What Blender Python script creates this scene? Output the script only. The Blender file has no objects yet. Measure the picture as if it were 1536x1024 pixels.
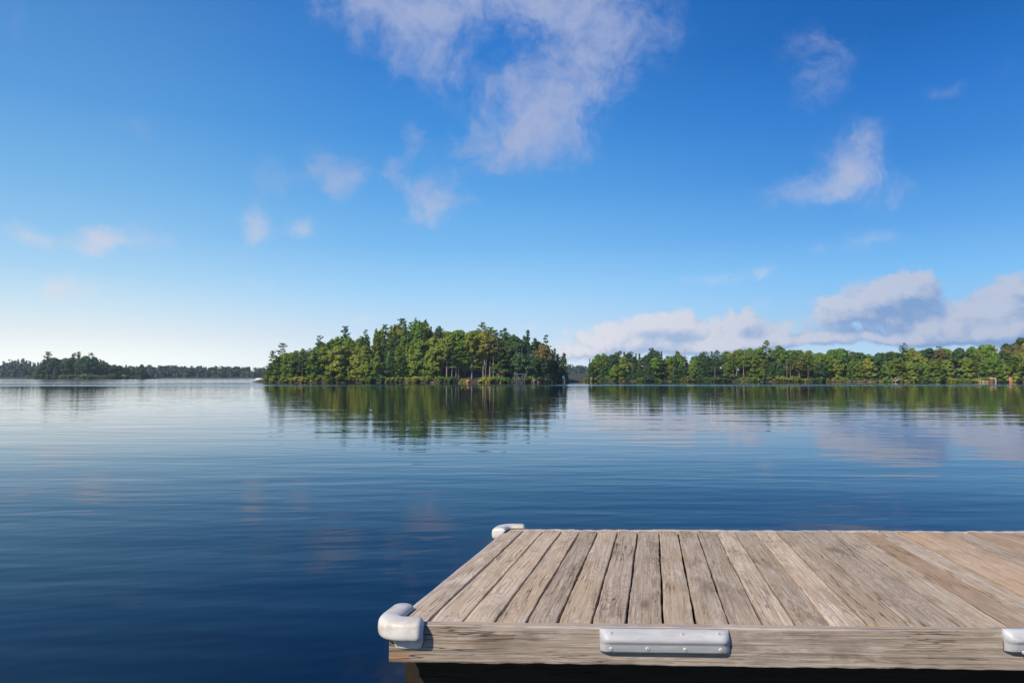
import bpy, bmesh, math, random
import numpy as np
from mathutils import Vector, Matrix
R = math.radians
S = bpy.context.scene
COL = S.collection

# ------------------------------------------------------------------ camera
CAMH = 1.5
F = 1024.0                       # focal length in pixels of the 1536 px wide frame
YH = 563.5                       # horizon row
PITCH = math.atan((YH - 512) / F)
cam = bpy.data.cameras.new('camera')
cam.lens, cam.sensor_width, cam.sensor_fit = 24.0, 36.0, 'HORIZONTAL'
cam.clip_start, cam.clip_end = 0.05, 20000
camo = bpy.data.objects.new('camera', cam)
COL.objects.link(camo)
camo.location = (0, 0, CAMH)
camo.rotation_euler = (R(90) + PITCH, 0, 0)
S.camera = camo
CP = Vector((0, 0, CAMH))
FW = Vector((0, math.cos(PITCH), math.sin(PITCH)))
UP = Vector((0, -math.sin(PITCH), math.cos(PITCH)))


def ray(px, py):
    return Vector((1, 0, 0)) * ((px - 768) / F) + UP * ((512 - py) / F) + FW


def at_depth(px, py, Y):
    d = ray(px, py)
    return CP + d * (Y / d.y)


def x_at(px, Y):
    return (px - 768) / F * Y


def z_at(py, Y):
    return CAMH + (YH - py) / F * Y


def azel(px, py):
    d = ray(px, py).normalized()
    return math.degrees(math.atan2(d.x, d.y)), math.degrees(math.asin(d.z))


# ------------------------------------------------------------------ colour management
S.view_settings.view_transform = 'Standard'
S.view_settings.look = 'None'
S.view_settings.exposure = 0.0
S.view_settings.gamma = 1.0
S.view_settings.use_curve_mapping = False
S.render.engine = 'CYCLES'
S.cycles.max_bounces = 8
S.cycles.diffuse_bounces = 3
S.cycles.glossy_bounces = 4
S.cycles.transparent_max_bounces = 8
S.cycles.volume_bounces = 0
S.cycles.sample_clamp_indirect = 6.0
S.cycles.use_denoising = True
S.cycles.denoiser = 'OPENIMAGEDENOISE'


def lin(*rgb):
    o = []
    for c in rgb:
        c /= 255.0
        o.append(c / 12.92 if c <= 0.04045 else ((c + 0.055) / 1.055) ** 2.4)
    return tuple(o) + (1.0,)


# ------------------------------------------------------------------ node helper
class NB:
    def __init__(s, tree):
        s.t = tree
        s.n, s.l = tree.nodes, tree.links

    def node(s, typ, **kw):
        n = s.n.new(typ)
        for k, v in kw.items():
            setattr(n, k, v)
        return n

    def put(s, sock, v):
        if isinstance(v, bpy.types.NodeSocket):
            s.l.new(v, sock)
        elif v is not None:
            sock.default_value = v

    def m(s, op, a, b=None, c=None, clamp=False):
        n = s.node('ShaderNodeMath', operation=op, use_clamp=clamp)
        s.put(n.inputs[0], a)
        s.put(n.inputs[1], b)
        s.put(n.inputs[2], c)
        return n.outputs[0]

    def v(s, op, a, b=None):
        n = s.node('ShaderNodeVectorMath', operation=op)
        s.put(n.inputs[0], a)
        s.put(n.inputs[1], b)
        return n.outputs['Value'] if op in ('DOT_PRODUCT', 'LENGTH', 'DISTANCE') else n.outputs[0]

    def xyz(s, x, y, z=0.0):
        n = s.node('ShaderNodeCombineXYZ')
        for i, q in enumerate((x, y, z)):
            s.put(n.inputs[i], q)
        return n.outputs[0]

    def sep(s, v):
        n = s.node('ShaderNodeSeparateXYZ')
        s.put(n.inputs[0], v)
        return n.outputs

    def noise(s, vec, scale=1.0, detail=2.0, rough=0.5, dist=0.0, dim='3D', out='Fac'):
        n = s.node('ShaderNodeTexNoise', noise_dimensions=dim)
        s.put(n.inputs['Vector'], vec)
        n.inputs['Scale'].default_value = scale
        n.inputs['Detail'].default_value = detail
        n.inputs['Roughness'].default_value = rough
        n.inputs['Distortion'].default_value = dist
        return n.outputs[out]

    def mr(s, v, a, b, c=0.0, d=1.0, smooth=False):
        n = s.node('ShaderNodeMapRange', clamp=True)
        n.interpolation_type = 'SMOOTHSTEP' if smooth else 'LINEAR'
        for i, q in enumerate((v, a, b, c, d)):
            s.put(n.inputs[i], q)
        return n.outputs[0]

    def mix(s, f, a, b, blend='MIX'):
        n = s.node('ShaderNodeMix', data_type='RGBA', blend_type=blend)
        s.put(n.inputs[0], f)
        s.put(n.inputs[6], a)
        s.put(n.inputs[7], b)
        return n.outputs[2]

    def ramp(s, f, stops, interp='LINEAR'):
        n = s.node('ShaderNodeValToRGB')
        s.put(n.inputs[0], f)
        cr = n.color_ramp
        cr.interpolation = interp
        while len(cr.elements) < len(stops):
            cr.elements.new(0.5)
        for e, (p, c) in zip(cr.elements, stops):
            e.position, e.color = p, c
        return n.outputs[0]


# ------------------------------------------------------------------ sun and sky
SUN_AZ = 180 + 43                # clockwise from +Y: behind the camera, to its left
SUN_EL = 39
sdir = Vector((math.sin(R(SUN_AZ)) * math.cos(R(SUN_EL)), math.cos(R(SUN_AZ)) * math.cos(R(SUN_EL)), math.sin(R(SUN_EL))))
sun = bpy.data.lights.new('sun', 'SUN')
sun.energy, sun.angle, sun.color = 5.0, R(0.5), (1.0, 0.90, 0.77)
suno = bpy.data.objects.new('sun', sun)
COL.objects.link(suno)
suno.rotation_euler = (-sdir).to_track_quat('-Z', 'Y').to_euler()
suno.location = sdir * 50


def build_world():
    W = bpy.data.worlds.new('World')
    S.world = W
    W.use_nodes = True
    W.node_tree.nodes.clear()
    b = NB(W.node_tree)
    sky = b.node('ShaderNodeTexSky', sky_type='NISHITA')
    sky.sun_disc = False
    sky.sun_elevation = R(SUN_EL)
    sky.sun_rotation = R(SUN_AZ)
    sky.air_density, sky.dust_density, sky.ozone_density = 1.0, 0.6, 2.0
    STR = 0.1
    d = b.node('ShaderNodeTexCoord').outputs['Generated']
    x, y, z = b.sep(d)[:]
    az = b.m('MULTIPLY', b.m('ARCTAN2', x, y), 57.29578)
    el = b.m('MULTIPLY', b.m('ARCSINE', z), 57.29578)
    elf = b.m('DIVIDE', b.m('ABSOLUTE', el), 40.0, clamp=True)

    def rmp(px, rows):
        st = []
        for py, c in rows:
            e = azel(px, py)[1]
            st.append((max(0.0, min(1.0, e / 40.0)), lin(*c)))
        st.sort(key=lambda q: q[0])
        return b.ramp(elf, st)
    left = rmp(60, [(563, (266, 265, 258)), (535, (262, 261, 256)), (500, (241, 243, 245)), (455, (208, 228, 242)), (400, (172, 210, 240)),
                    (330, (140, 191, 234)), (250, (115, 175, 226)), (130, (86, 152, 216)), (0, (72, 136, 202)), (-250, (40, 100, 175))])
    cen = rmp(620, [(563, (236, 240, 247)), (500, (201, 223, 245)), (440, (160, 207, 246)), (370, (118, 182, 236)), (290, (88, 160, 226)),
                    (200, (62, 140, 215)), (100, (44, 122, 204)), (0, (36, 112, 196)), (-250, (10, 80, 165))])
    rig = rmp(1480, [(563, (198, 220, 242)), (470, (152, 198, 238)), (400, (122, 186, 240)), (320, (90, 160, 228)), (220, (54, 133, 212)),
                     (110, (30, 114, 199)), (0, (5, 96, 178)), (-250, (3, 76, 155))])
    f1 = b.mr(az, -35.0, -5.0, 0, 1, True)
    f2 = b.mr(az, -6.0, 33.0, 0, 1, True)
    clear = b.mix(f2, b.mix(f1, left, cen), rig)
    nish = b.mix(1.0, sky.outputs[0], (STR, STR, STR, 1), 'MULTIPLY')
    skyc = b.mix(0.93, nish, b.mix(1.0, clear, (1.03, 1.09, 1.09, 1), 'MULTIPLY'))

    # ---- clouds: soft blobs placed by direction, broken up with fractal noise
    p = b.xyz(az, el, 0.0)
    wv = b.v('SUBTRACT', b.noise(p, 0.16, 4, 0.55, out='Color'), (0.5, 0.5, 0.5))
    pw = b.v('ADD', p, b.v('MULTIPLY', wv, (5.5, 3.8, 0.0)))
    pw2 = b.v('ADD', p, b.v('MULTIPLY', wv, (3.5, 2.2, 0.0)))
    fb = b.noise(pw, 0.40, 9, 0.66)

    def blobs(lst, pv):
        tot = None
        for px, py, rx, ry, w in lst:
            a, e = azel(px, py)
            k = math.cos(R(e))
            kx = 57.3 / F * math.cos(R(a)) ** 2 / max(k, .7)
            ky = 57.3 / F * (math.cos(R(e)) ** 2) * math.cos(R(a))
            q = b.v('MULTIPLY', b.v('SUBTRACT', pv, (a, e, 0)), (1 / (rx * kx), 1 / (ry * ky), 0))
            g = b.m('MULTIPLY', b.m('EXPONENT', b.m('MULTIPLY', b.v('DOT_PRODUCT', q, q), -1.0)), w)
            tot = g if tot is None else b.m('ADD', tot, g)
        return tot
    high = blobs([
        (540, -5, 75, 45, .85), (615, 40, 70, 55, .95), (650, 95, 45, 45, .7), (700, -10, 110, 45, .8), (800, -5, 130, 50, .95),
        (890, 40, 80, 70, .9), (880, 110, 60, 60, .85), (800, 140, 70, 50, .8), (790, 190, 75, 50, .95), (735, 225, 60, 40, .75),
        (835, 210, 50, 40, .7), (980, 30, 45, 60, .3),
        (648, 300, 45, 34, 1.2), (598, 250, 24, 22, .7), (622, 205, 20, 24, .55), (505, 255, 40, 34, 1.05), (412, 262, 30, 26, .6),
        (385, 332, 28, 26, 1.1), (458, 343, 28, 20, 1.05),
        (182, 355, 55, 20, 1.3), (150, 366, 30, 18, .75), (58, 348, 45, 14, 1.1), (100, 428, 48, 24, .8), (85, 440, 18, 22, .4),
        (385, 418, 40, 14, .45), (545, 478, 34, 7, .6), (425, 486, 60, 14, .5), (200, 182, 60, 22, .3), (20, 20, 45, 45, .25),
        (1253, 262, 42, 34, .95), (1280, 222, 36, 34, .92), (1312, 198, 34, 24, .7), (1222, 284, 32, 22, .55), (1290, 262, 44, 30, .45), (1350, 280, 42, 24, .5), (1165, 300, 40, 22, .38),
        (1230, 75, 50, 40, .5), (1235, 130, 32, 44, .42), (1405, 145, 34, 18, .34), (1510, 100, 45, 30, .25),
        (1295, 350, 40, 18, .4), (1240, 372, 50, 14, .32), (1130, 412, 34, 14, .5), (1050, 425, 70, 14, .42), (1145, 455, 22, 14, .4)], pw)
    hd = b.m('ADD', b.m('MULTIPLY', high, 0.95), b.m('MULTIPLY', b.m('SUBTRACT', fb, 0.5), 3.0))
    hd = b.m('MULTIPLY', b.mr(hd, -0.1, 2.0, 0, 1, True), b.mr(high, 0.02, 0.45, 0, 1, True))
    warm = b.mr(el, 5.0, 17.0, 0, 1)
    hcol = b.mix(warm, lin(226, 229, 238), lin(168, 180, 214))
    c1 = b.mix(b.m('MULTIPLY', hd, 0.88), skyc, hcol)

    lowl = [
        (890, 506, 60, 22, .8), (960, 496, 50, 24, 1.05), (1003, 484, 36, 22, 1.1), (1050, 497, 50, 22, .95), (1108, 484, 34, 20, 1.0), (1150, 496, 50, 22, .7),
        (930, 522, 110, 13, .8), (1080, 516, 90, 12, .9), (860, 532, 50, 12, .6),
        (1320, 446, 55, 26, 1.2), (1372, 424, 40, 24, 1.1), (1265, 466, 52, 20, 1.05), (1385, 455, 52, 22, .8), (1300, 482, 90, 11, .8),
        (1520, 436, 40, 28, 1.05), (1480, 466, 60, 20, .95), (1410, 492, 70, 13, .85), (1530, 490, 70, 20, 1.0), (1650, 470, 150, 60, .9),
        (1235, 503, 45, 9, .85), (1330, 512, 80, 9, .75), (1450, 512, 90, 10, .85), (1085, 516, 36, 9, .9), (1330, 505, 210, 11, .45), (1510, 500, 150, 18, .6), (1120, 510, 110, 10, .4), (700, 505, 80, 8, .35), (775, 488, 40, 8, .4)]
    low = blobs(lowl, pw2)
    fl = b.noise(pw2, 0.8, 9, 0.6)
    ld = b.m('ADD', b.m('MULTIPLY', low, 1.0), b.m('MULTIPLY', b.m('SUBTRACT', fl, 0.5), 1.9))
    lda = b.m('MULTIPLY', b.mr(ld, 0.28, 0.92, 0, 1, True), b.mr(low, 0.05, 0.4, 0, 1, True))
    # relief: density towards the sun (up and to the left) against density here
    off = b.v('ADD', pw2, (-0.5, 0.8, 0))
    fl2 = b.noise(off, 0.8, 9, 0.6)
    low2 = blobs(lowl, off)
    rel = b.m('SUBTRACT', b.m('ADD', b.m('MULTIPLY', low, .55), b.m('MULTIPLY', fl, 2.4)), b.m('ADD', b.m('MULTIPLY', low2, .55), b.m('MULTIPLY', fl2, 2.4)))
    lit = b.mr(b.m('ADD', rel, b.m('MULTIPLY', b.m('SUBTRACT', low, low2), .9)), -0.55, 0.75, 0, 1)
    side = b.mr(az, 2.0, 30.0, 0, 1)
    top = b.mix(side, lin(238, 235, 239), lin(194, 200, 220))
    base = b.mix(side, lin(180, 198, 225), lin(126, 158, 206))
    lcol = b.mix(lit, base, top)
    c2 = b.mix(b.m('MULTIPLY', lda, 0.88), c1, lcol)
    bg = b.node('ShaderNodeBackground')
    b.put(bg.inputs[0], b.mix(1.0, c2, (1 / STR, 1 / STR, 1 / STR, 1), 'MULTIPLY'))
    bg.inputs[1].default_value = STR
    o = b.node('ShaderNodeOutputWorld')
    b.l.new(bg.outputs[0], o.inputs[0])
    W.cycles.sampling_method = 'MANUAL'
    W.cycles.sample_map_resolution = 512


build_world()


# ------------------------------------------------------------------ object helpers
def tag(o, label=None, cat=None, group=None, kind=None):
    if label: o['label'] = label
    if cat: o['category'] = cat
    if group: o['group'] = group
    if kind: o['kind'] = kind
    return o


def mesh_obj(name, verts, faces, mat, parent=None, smooth=False, loc=None):
    me = bpy.data.meshes.new(name)
    me.from_pydata([tuple(v) for v in verts], [], faces)
    me.update()
    if smooth:
        me.polygons.foreach_set('use_smooth', [True] * len(me.polygons))
    if mat: me.materials.append(mat)
    o = bpy.data.objects.new(name, me)
    COL.objects.link(o)
    if parent: o.parent = parent
    if loc is not None: o.location = loc
    return o


def bm_obj(name, bm, mat, parent=None, smooth=False):
    me = bpy.data.meshes.new(name)
    bm.normal_update()
    bm.to_mesh(me)
    bm.free()
    if smooth:
        me.polygons.foreach_set('use_smooth', [True] * len(me.polygons))
    if mat: me.materials.append(mat)
    o = bpy.data.objects.new(name, me)
    COL.objects.link(o)
    if parent: o.parent = parent
    return o


def empty(name, loc=(0, 0, 0), rz=0.0):
    o = bpy.data.objects.new(name, None)
    o.empty_display_size = 0.3
    COL.objects.link(o)
    o.location = loc
    o.rotation_euler = (0, 0, rz)
    return o


def quads_mesh(name, P, mat):
    """P: (n,4,3) array of separate quads -> mesh"""
    n = len(P)
    me = bpy.data.meshes.new(name)
    me.vertices.add(n * 4)
    me.vertices.foreach_set('co', np.asarray(P, np.float32).reshape(-1))
    me.loops.add(n * 4)
    me.loops.foreach_set('vertex_index', np.arange(n * 4, dtype=np.int32))
    me.polygons.add(n)
    me.polygons.foreach_set('loop_start', np.arange(0, n * 4, 4, dtype=np.int32))
    me.update(calc_edges=True)
    if mat: me.materials.append(mat)
    return me


def new_mat(name):
    m = bpy.data.materials.new(name)
    m.use_nodes = True
    m.node_tree.nodes.clear()
    b = NB(m.node_tree)
    out = b.node('ShaderNodeOutputMaterial')
    return m, b, out


def principled(b, out, **kw):
    p = b.node('ShaderNodeBsdfPrincipled')
    for k, v in kw.items():
        b.put(p.inputs[k], v)
    b.l.new(p.outputs[0], out.inputs[0])
    return p


# ------------------------------------------------------------------ materials
def mat_water():
    m, b, out = new_mat('lake_water')
    pos = b.node('ShaderNodeNewGeometry').outputs['Position']
    X, Y, Z = b.sep(pos)[:]
    # wind patches
    pn = b.noise(b.xyz(b.m('MULTIPLY', X, 0.012), b.m('MULTIPLY', Y, 0.05)), 1.0, 3, 0.5, dim='2D')
    edge = b.m('MULTIPLY', b.m('SUBTRACT', b.noise(b.xyz(b.m('MULTIPLY', X, 0.02), b.m('MULTIPLY', Y, 0.01)), 1.0, 3, 0.5, dim='2D'), 0.5), 12.0)
    Yn = b.m('ADD', Y, edge)
    band = b.m('MULTIPLY', b.mr(Yn, 99, 103, 0, 1, True), b.mr(Yn, 113, 119, 1, 0, True))
    farl = b.m('MULTIPLY', b.mr(Yn, 122, 134, 0, 1, True), b.mr(b.m('ADD', X, b.m('MULTIPLY', Y, 0.36)), -4.0, 0.0, 1, 0, True))
    farm = b.mr(Yn, 190, 205, 0, 1, True)
    ruff = b.m('MAXIMUM', b.m('MAXIMUM', band, b.m('MULTIPLY', farl, 0.8)), farm)
    ruff = b.m('MULTIPLY', ruff, b.mr(pn, 0.3, 0.55, 0.55, 1.0))
    amp = b.m('MULTIPLY', ruff, b.m('ADD', 0.016, b.m('MULTIPLY', band, 0.012)))
    EPS = 0.015

    def height(dx, dy):
        x = b.m('ADD', X, dx)
        y = b.m('ADD', Y, dy)
        # a slight slant of the crests
        xs = b.m('ADD', x, b.m('MULTIPLY', y, 0.12))
        h1 = b.noise(b.xyz(b.m('MULTIPLY', xs, 0.16), b.m('MULTIPLY', y, 0.62)), 1.0, 1.0, 0.4, 0.3, dim='2D')
        h2 = b.noise(b.xyz(b.m('MULTIPLY', xs, 0.62), b.m('MULTIPLY', y, 2.5)), 1.0, 1.0, 0.4, 0.2, dim='2D')
        h3 = b.noise(b.xyz(b.m('MULTIPLY', x, 2.2), b.m('MULTIPLY', b.m('SUBTRACT', y, b.m('MULTIPLY', x, 0.15)), 5.6)), 1.0, 1.0, 0.5, dim='2D')
        return h1, h2, h3
    A = [0.014, 0.0048, 0.0016]
    h0, hx, hy = height(0, 0), height(EPS, 0), height(0, EPS)
    calm = b.mr(pn, 0.35, 0.65, 0.55, 1.25)
    a3 = b.m('ADD', b.m('MULTIPLY', calm, A[2]), amp)
    near = b.mr(Y, 30.0, 90.0, 1.0, 0.45, True)

    def slope(hh, face=False):
        s1 = b.m('MULTIPLY', b.m('SUBTRACT', hh[0], h0[0]), A[0] / EPS)
        s2 = b.m('MULTIPLY', b.m('MULTIPLY', b.m('SUBTRACT', hh[1], h0[1]), A[1] / EPS), calm)
        s3 = b.m('MULTIPLY', b.m('MULTIPLY', b.m('SUBTRACT', hh[2], h0[2]), 1 / EPS), a3)
        if face:       # ruffled slopes all turned to the camera side to mirror brighter sky
            s3 = b.m('ADD', b.m('MULTIPLY', s3, b.m('SUBTRACT', 1.0, ruff)), b.m('MULTIPLY', b.m('ABSOLUTE', s3), ruff))
        return b.m('ADD', b.m('MULTIPLY', b.m('ADD', s1, s2), near), s3)
    sx, sy = slope(hx), slope(hy, True)
    # added tilt towards the camera, so near water mirrors higher, bluer sky
    sy = b.m('ADD', sy, b.mr(Y, 4.0, 17.0, 0.026, 0.0, True))
    nrm = b.v('NORMALIZE', b.xyz(b.m('MULTIPLY', sx, -1), b.m('MULTIPLY', sy, -1), 1.0))
    principled(b, out, **{'Base Color': (0.0002, 0.0036, 0.0145, 1), 'Roughness': 0.02, 'IOR': 1.333, 'Normal': nrm, 'Specular IOR Level': 0.5})
    return m


def mat_foliage(name, c, var=0.26, transl=0.36):
    m, b, out = new_mat(name)
    rnd = b.node('ShaderNodeObjectInfo').outputs['Random']
    geo = b.node('ShaderNodeNewGeometry')
    tc = b.node('ShaderNodeTexCoord').outputs['Object']
    n = b.noise(b.v('ADD', tc, b.xyz(b.m('MULTIPLY', rnd, 91.0), 0, 0)), 0.55, 3, 0.6)
    isl = geo.outputs['Random Per Island']
    k = b.m('ADD', b.m('MULTIPLY', b.m('SUBTRACT', n, 0.5), 1.1), b.m('MULTIPLY', b.m('SUBTRACT', isl, 0.5), 0.55))
    k = b.m('ADD', k, b.m('MULTIPLY', b.m('SUBTRACT', rnd, 0.5), 0.7))
    br = b.m('ADD', 1.0, b.m('MULTIPLY', k, var * 2))
    hue = b.node('ShaderNodeHueSaturation')
    b.put(hue.inputs['Hue'], b.m('ADD', 0.5, b.m('MULTIPLY', b.m('SUBTRACT', b.m('FRACT', b.m('MULTIPLY', rnd, 7.31)), 0.5), 0.05)))
    b.put(hue.inputs['Value'], br)
    hue.inputs['Saturation'].default_value = 0.95
    hue.inputs['Color'].default_value = c + (1,)
    col = hue.outputs[0]
    d = b.node('ShaderNodeBsdfPrincipled')
    b.put(d.inputs['Base Color'], col)
    d.inputs['Roughness'].default_value = 0.62
    d.inputs['Specular IOR Level'].default_value = 0.25
    t = b.node('ShaderNodeBsdfTranslucent')
    b.put(t.inputs[0], b.mix(1.0, col, (1.25, 1.15, 0.55, 1), 'MULTIPLY'))
    mx = b.node('ShaderNodeMixShader')
    mx.inputs[0].default_value = transl
    b.l.new(d.outputs[0], mx.inputs[1])
    b.l.new(t.outputs[0], mx.inputs[2])
    b.l.new(mx.outputs[0], out.inputs[0])
    return m


def mat_bark(name, c1, c2):
    m, b, out = new_mat(name)
    tc = b.node('ShaderNodeTexCoord').outputs['Object']
    n = b.noise(b.v('MULTIPLY', tc, (3.0, 3.0, 0.5)), 2.0, 4, 0.6)
    principled(b, out, **{'Base Color': b.mix(b.mr(n, .35, .65), c1 + (1,), c2 + (1,)), 'Roughness': 0.9})
    return m


def mat_rock(name, c1, c2, c3=None):
    m, b, out = new_mat(name)
    tc = b.node('ShaderNodeTexCoord').outputs['Object']
    rnd = b.node('ShaderNodeObjectInfo').outputs['Random']
    v = b.v('ADD', tc, b.xyz(b.m('MULTIPLY', rnd, 50), 0, 0))
    n = b.noise(v, 1.6, 5, 0.6)
    col = b.mix(b.mr(n, .35, .65), c1 + (1,), c2 + (1,))
    bp = b.node('ShaderNodeBump')
    bp.inputs['Strength'].default_value = 0.6
    b.put(bp.inputs['Height'], n)
    principled(b, out, **{'Base Color': col, 'Roughness': 0.9, 'Normal': bp.outputs[0]})
    return m


def mat_plain(name, c, rough=0.5, metal=0.0, noise=0.0, nscale=8.0):
    m, b, out = new_mat(name)
    col = c + (1,)
    if noise:
        tc = b.node('ShaderNodeTexCoord').outputs['Object']
        n = b.noise(tc, nscale, 5, 0.6)
        col = b.mix(b.mr(n, .3, .7), tuple(q * (1 - noise) for q in c) + (1,), tuple(min(1, q * (1 + noise * .5)) for q in c) + (1,))
    principled(b, out, **{'Base Color': col, 'Roughness': rough, 'Metallic': metal})
    return m


def mat_wood(name, axis, light, mid, dark, warm, warm_amt, stain=0.35, fig=1.0, edge=False, crack=0.0):
    """weathered lumber; axis = local axis the grain runs along (0 = x, 1 = y)"""
    m, b, out = new_mat(name)
    tc = b.node('ShaderNodeTexCoord').outputs['Object']
    rnd = b.node('ShaderNodeObjectInfo').outputs['Random']
    X, Y, Z = b.sep(tc)[:]
    u, v = (Y, X) if axis == 0 else (X, Y)
    w = Z
    seed = b.m('MULTIPLY', rnd, 173.0)
    # cathedral figure: iso-lines of a long stretched field
    uu = b.m('ADD', u, b.m('MULTIPLY', w, 0.8))
    fld = b.noise(b.xyz(b.m('MULTIPLY', uu, 6.5 * fig), b.m('MULTIPLY', v, 0.7), seed), 1.0, 2.0, 0.45)
    wob = b.noise(b.xyz(b.m('MULTIPLY', uu, 30.0), b.m('MULTIPLY', v, 6.0), seed), 1.0, 3.0, 0.5)
    # knots: sparse cells that bend the field
    vor = b.node('ShaderNodeTexVoronoi', feature='F1')
    b.put(vor.inputs['Vector'], b.xyz(b.m('MULTIPLY', uu, 5.0), b.m('MULTIPLY', v, 1.7), seed))
    vor.inputs['Scale'].default_value = 1.0
    kn = b.mr(vor.outputs['Distance'], 0.0, 0.28, 1.0, 0.0, True)
    pick = b.mr(b.sep(vor.outputs['Color'])[0], 0.62, 0.66, 0, 1)
    kn = b.m('MULTIPLY', kn, pick)
    f2 = b.m('ADD', b.m('ADD', fld, b.m('MULTIPLY', wob, 0.045)), b.m('MULTIPLY', kn, 0.22))
    ring = b.m('FRACT', b.m('MULTIPLY', f2, 30.0))
    late = b.m('POWER', ring, 3.0)                     # dark late wood, sharp on one side
    ringw = b.mr(b.noise(b.xyz(b.m('MULTIPLY', uu, 7.0), b.m('MULTIPLY', v, 1.2), b.m('ADD', seed, 9.0)), 1.0, 2, 0.5), 0.35, 0.65, 0.15, 1.0)
    late = b.m('MULTIPLY', late, ringw)
    fine = b.noise(b.xyz(b.m('MULTIPLY', uu, 330.0), b.m('MULTIPLY', v, 5.0), seed), 1.0, 4.0, 0.65)
    fib = b.noise(b.xyz(b.m('MULTIPLY', uu, 110.0), b.m('MULTIPLY', v, 2.4), seed), 1.0, 4.0, 0.6)
    blot = b.noise(b.xyz(b.m('MULTIPLY', uu, 9.0), b.m('MULTIPLY', v, 3.2), b.m('ADD', seed, 31.0)), 1.0, 5.0, 0.6)
    blot2 = b.noise(b.xyz(b.m('MULTIPLY', uu, 4.0), b.m('MULTIPLY', v, 1.1), b.m('ADD', seed, 77.0)), 1.0, 4.0, 0.55)
    # checks: thin dark splits along the grain
    ck = b.noise(b.xyz(b.m('MULTIPLY', uu, 48.0), b.m('MULTIPLY', v, 1.3), b.m('ADD', seed, 5.0)), 1.0, 3.0, 0.55)
    ckl = b.m('SUBTRACT', 1.0, b.mr(b.m('ABSOLUTE', b.m('SUBTRACT', ck, 0.5)), 0.0, 0.016, 0, 1))
    ckm = b.mr(blot2, 0.52 - crack, 0.62 - crack, 0, 1)
    check = b.m('MULTIPLY', ckl, ckm)
    base = b.mix(b.mr(fib, 0.38, 0.62), mid + (1,), light + (1,))
    base = b.mix(b.m('MULTIPLY', late, 0.66), base, dark + (1,))
    base = b.mix(b.mr(fine, 0.36, 0.68, 0.0, 0.42), base, tuple(q * 0.55 for q in dark) + (1,))
    base = b.mix(b.mr(blot, 0.52, 0.74, 0, stain), base, tuple(q * .8 for q in dark) + (1,))
    base = b.mix(b.m('MULTIPLY', b.mr(blot2, 0.40, 0.66, 0, warm_amt), b.m('ADD', 0.35, b.m('MULTIPLY', b.m('FRACT', b.m('MULTIPLY', rnd, 29.3)), 1.3))), base, warm + (1,))
    base = b.mix(b.mr(b.noise(b.xyz(b.m('MULTIPLY', uu, 14.0), b.m('MULTIPLY', v, 4.0), b.m('ADD', seed, 55.0)), 1.0, 5, .65), .58, .76, 0, .55), base,
                 tuple(min(1, q * 1.18) for q in light) + (1,))
    base = b.mix(b.m('MULTIPLY', b.mr(kn, .55, .95, 0, 1), 0.45), base, tuple(q * .5 for q in dark) + (1,))
    base = b.mix(b.m('MULTIPLY', check, 0.85), base, (0.03, 0.022, 0.016, 1))
    if edge:
        st = b.m('MULTIPLY', b.mr(b.m('ADD', X, b.m('MULTIPLY', blot, .06)), .07, .14, 1, 0, True), b.mr(Z, -.125, -.095, 1, 0, True))
        base = b.mix(b.m('MULTIPLY', st, .65), base, (.36, .20, .09, 1))
    if edge:      # paler arris along the top of the board, its edge broken by noise
        paler_top = b.mr(b.m('ADD', Z, b.m('MULTIPLY', b.m('SUBTRACT', blot, .5), .03)), -.014, -.001, 0, .4)
        base = b.mix(paler_top, base, (.66, .54, .42, 1))
    tint = b.m('ADD', 0.88, b.m('MULTIPLY', b.m('FRACT', b.m('MULTIPLY', rnd, 13.7)), 0.38))
    base = b.mix(1.0, base, b.xyz(tint, tint, tint), 'MULTIPLY')
    # small dirt and nail specks
    spk = b.noise(tc, 95.0, 2, 0.5)
    base = b.mix(b.mr(spk, 0.70, 0.76, 0, 0.55), base, (0.05, 0.038, 0.028, 1))
    h = b.m('ADD', b.m('MULTIPLY', late, -0.45), b.m('ADD', b.m('MULTIPLY', fine, 0.5), b.m('MULTIPLY', fib, 0.6)))
    h = b.m('ADD', h, b.m('MULTIPLY', check, -1.6))
    bp = b.node('ShaderNodeBump')
    bp.inputs['Strength'].default_value = 0.9
    bp.inputs['Distance'].default_value = 0.003
    b.put(bp.inputs['Height'], h)
    principled(b, out, **{'Base Color': base, 'Roughness': 0.82, 'Normal': bp.outputs[0], 'Specular IOR Level': 0.25})
    return m


M = {}
M['water'] = mat_water()
M['mid'] = mat_foliage('green_foliage', (0.20, 0.30, 0.038))
M['yellow'] = mat_foliage('yellow_green_foliage', (0.34, 0.37, 0.05), 0.25)
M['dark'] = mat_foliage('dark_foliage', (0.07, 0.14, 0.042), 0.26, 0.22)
M['blue'] = mat_foliage('blue_green_foliage', (0.10, 0.185, 0.06), 0.26, 0.28)
M['rust'] = mat_foliage('rusty_foliage', (0.235, 0.195, 0.06), 0.25)
M['far'] = mat_foliage('far_foliage', (0.045, 0.086, 0.06), 0.1, 0.15)  # bluish tone puts part of the distance haze into the foliage colour
M['bark'] = mat_bark('dark_bark', (0.10, 0.075, 0.055), (0.20, 0.16, 0.12))
M['pale'] = mat_bark('pale_bark', (0.20, 0.165, 0.12), (0.36, 0.31, 0.245))
M['grey'] = mat_bark('grey_bark', (0.15, 0.145, 0.13), (0.28, 0.27, 0.24))
M['soil'] = mat_rock('forest_floor', (0.025, 0.022, 0.014), (0.055, 0.05, 0.028))
M['rock'] = mat_rock('brown_rock', (0.11, 0.075, 0.058), (0.24, 0.17, 0.13))
M['orange_rock'] = mat_rock('orange_rock', (0.34, 0.14, 0.07), (0.52, 0.25, 0.14))
M['pale_rock'] = mat_rock('pale_rock', (0.26, 0.23, 0.17), (0.44, 0.40, 0.32))
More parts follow.
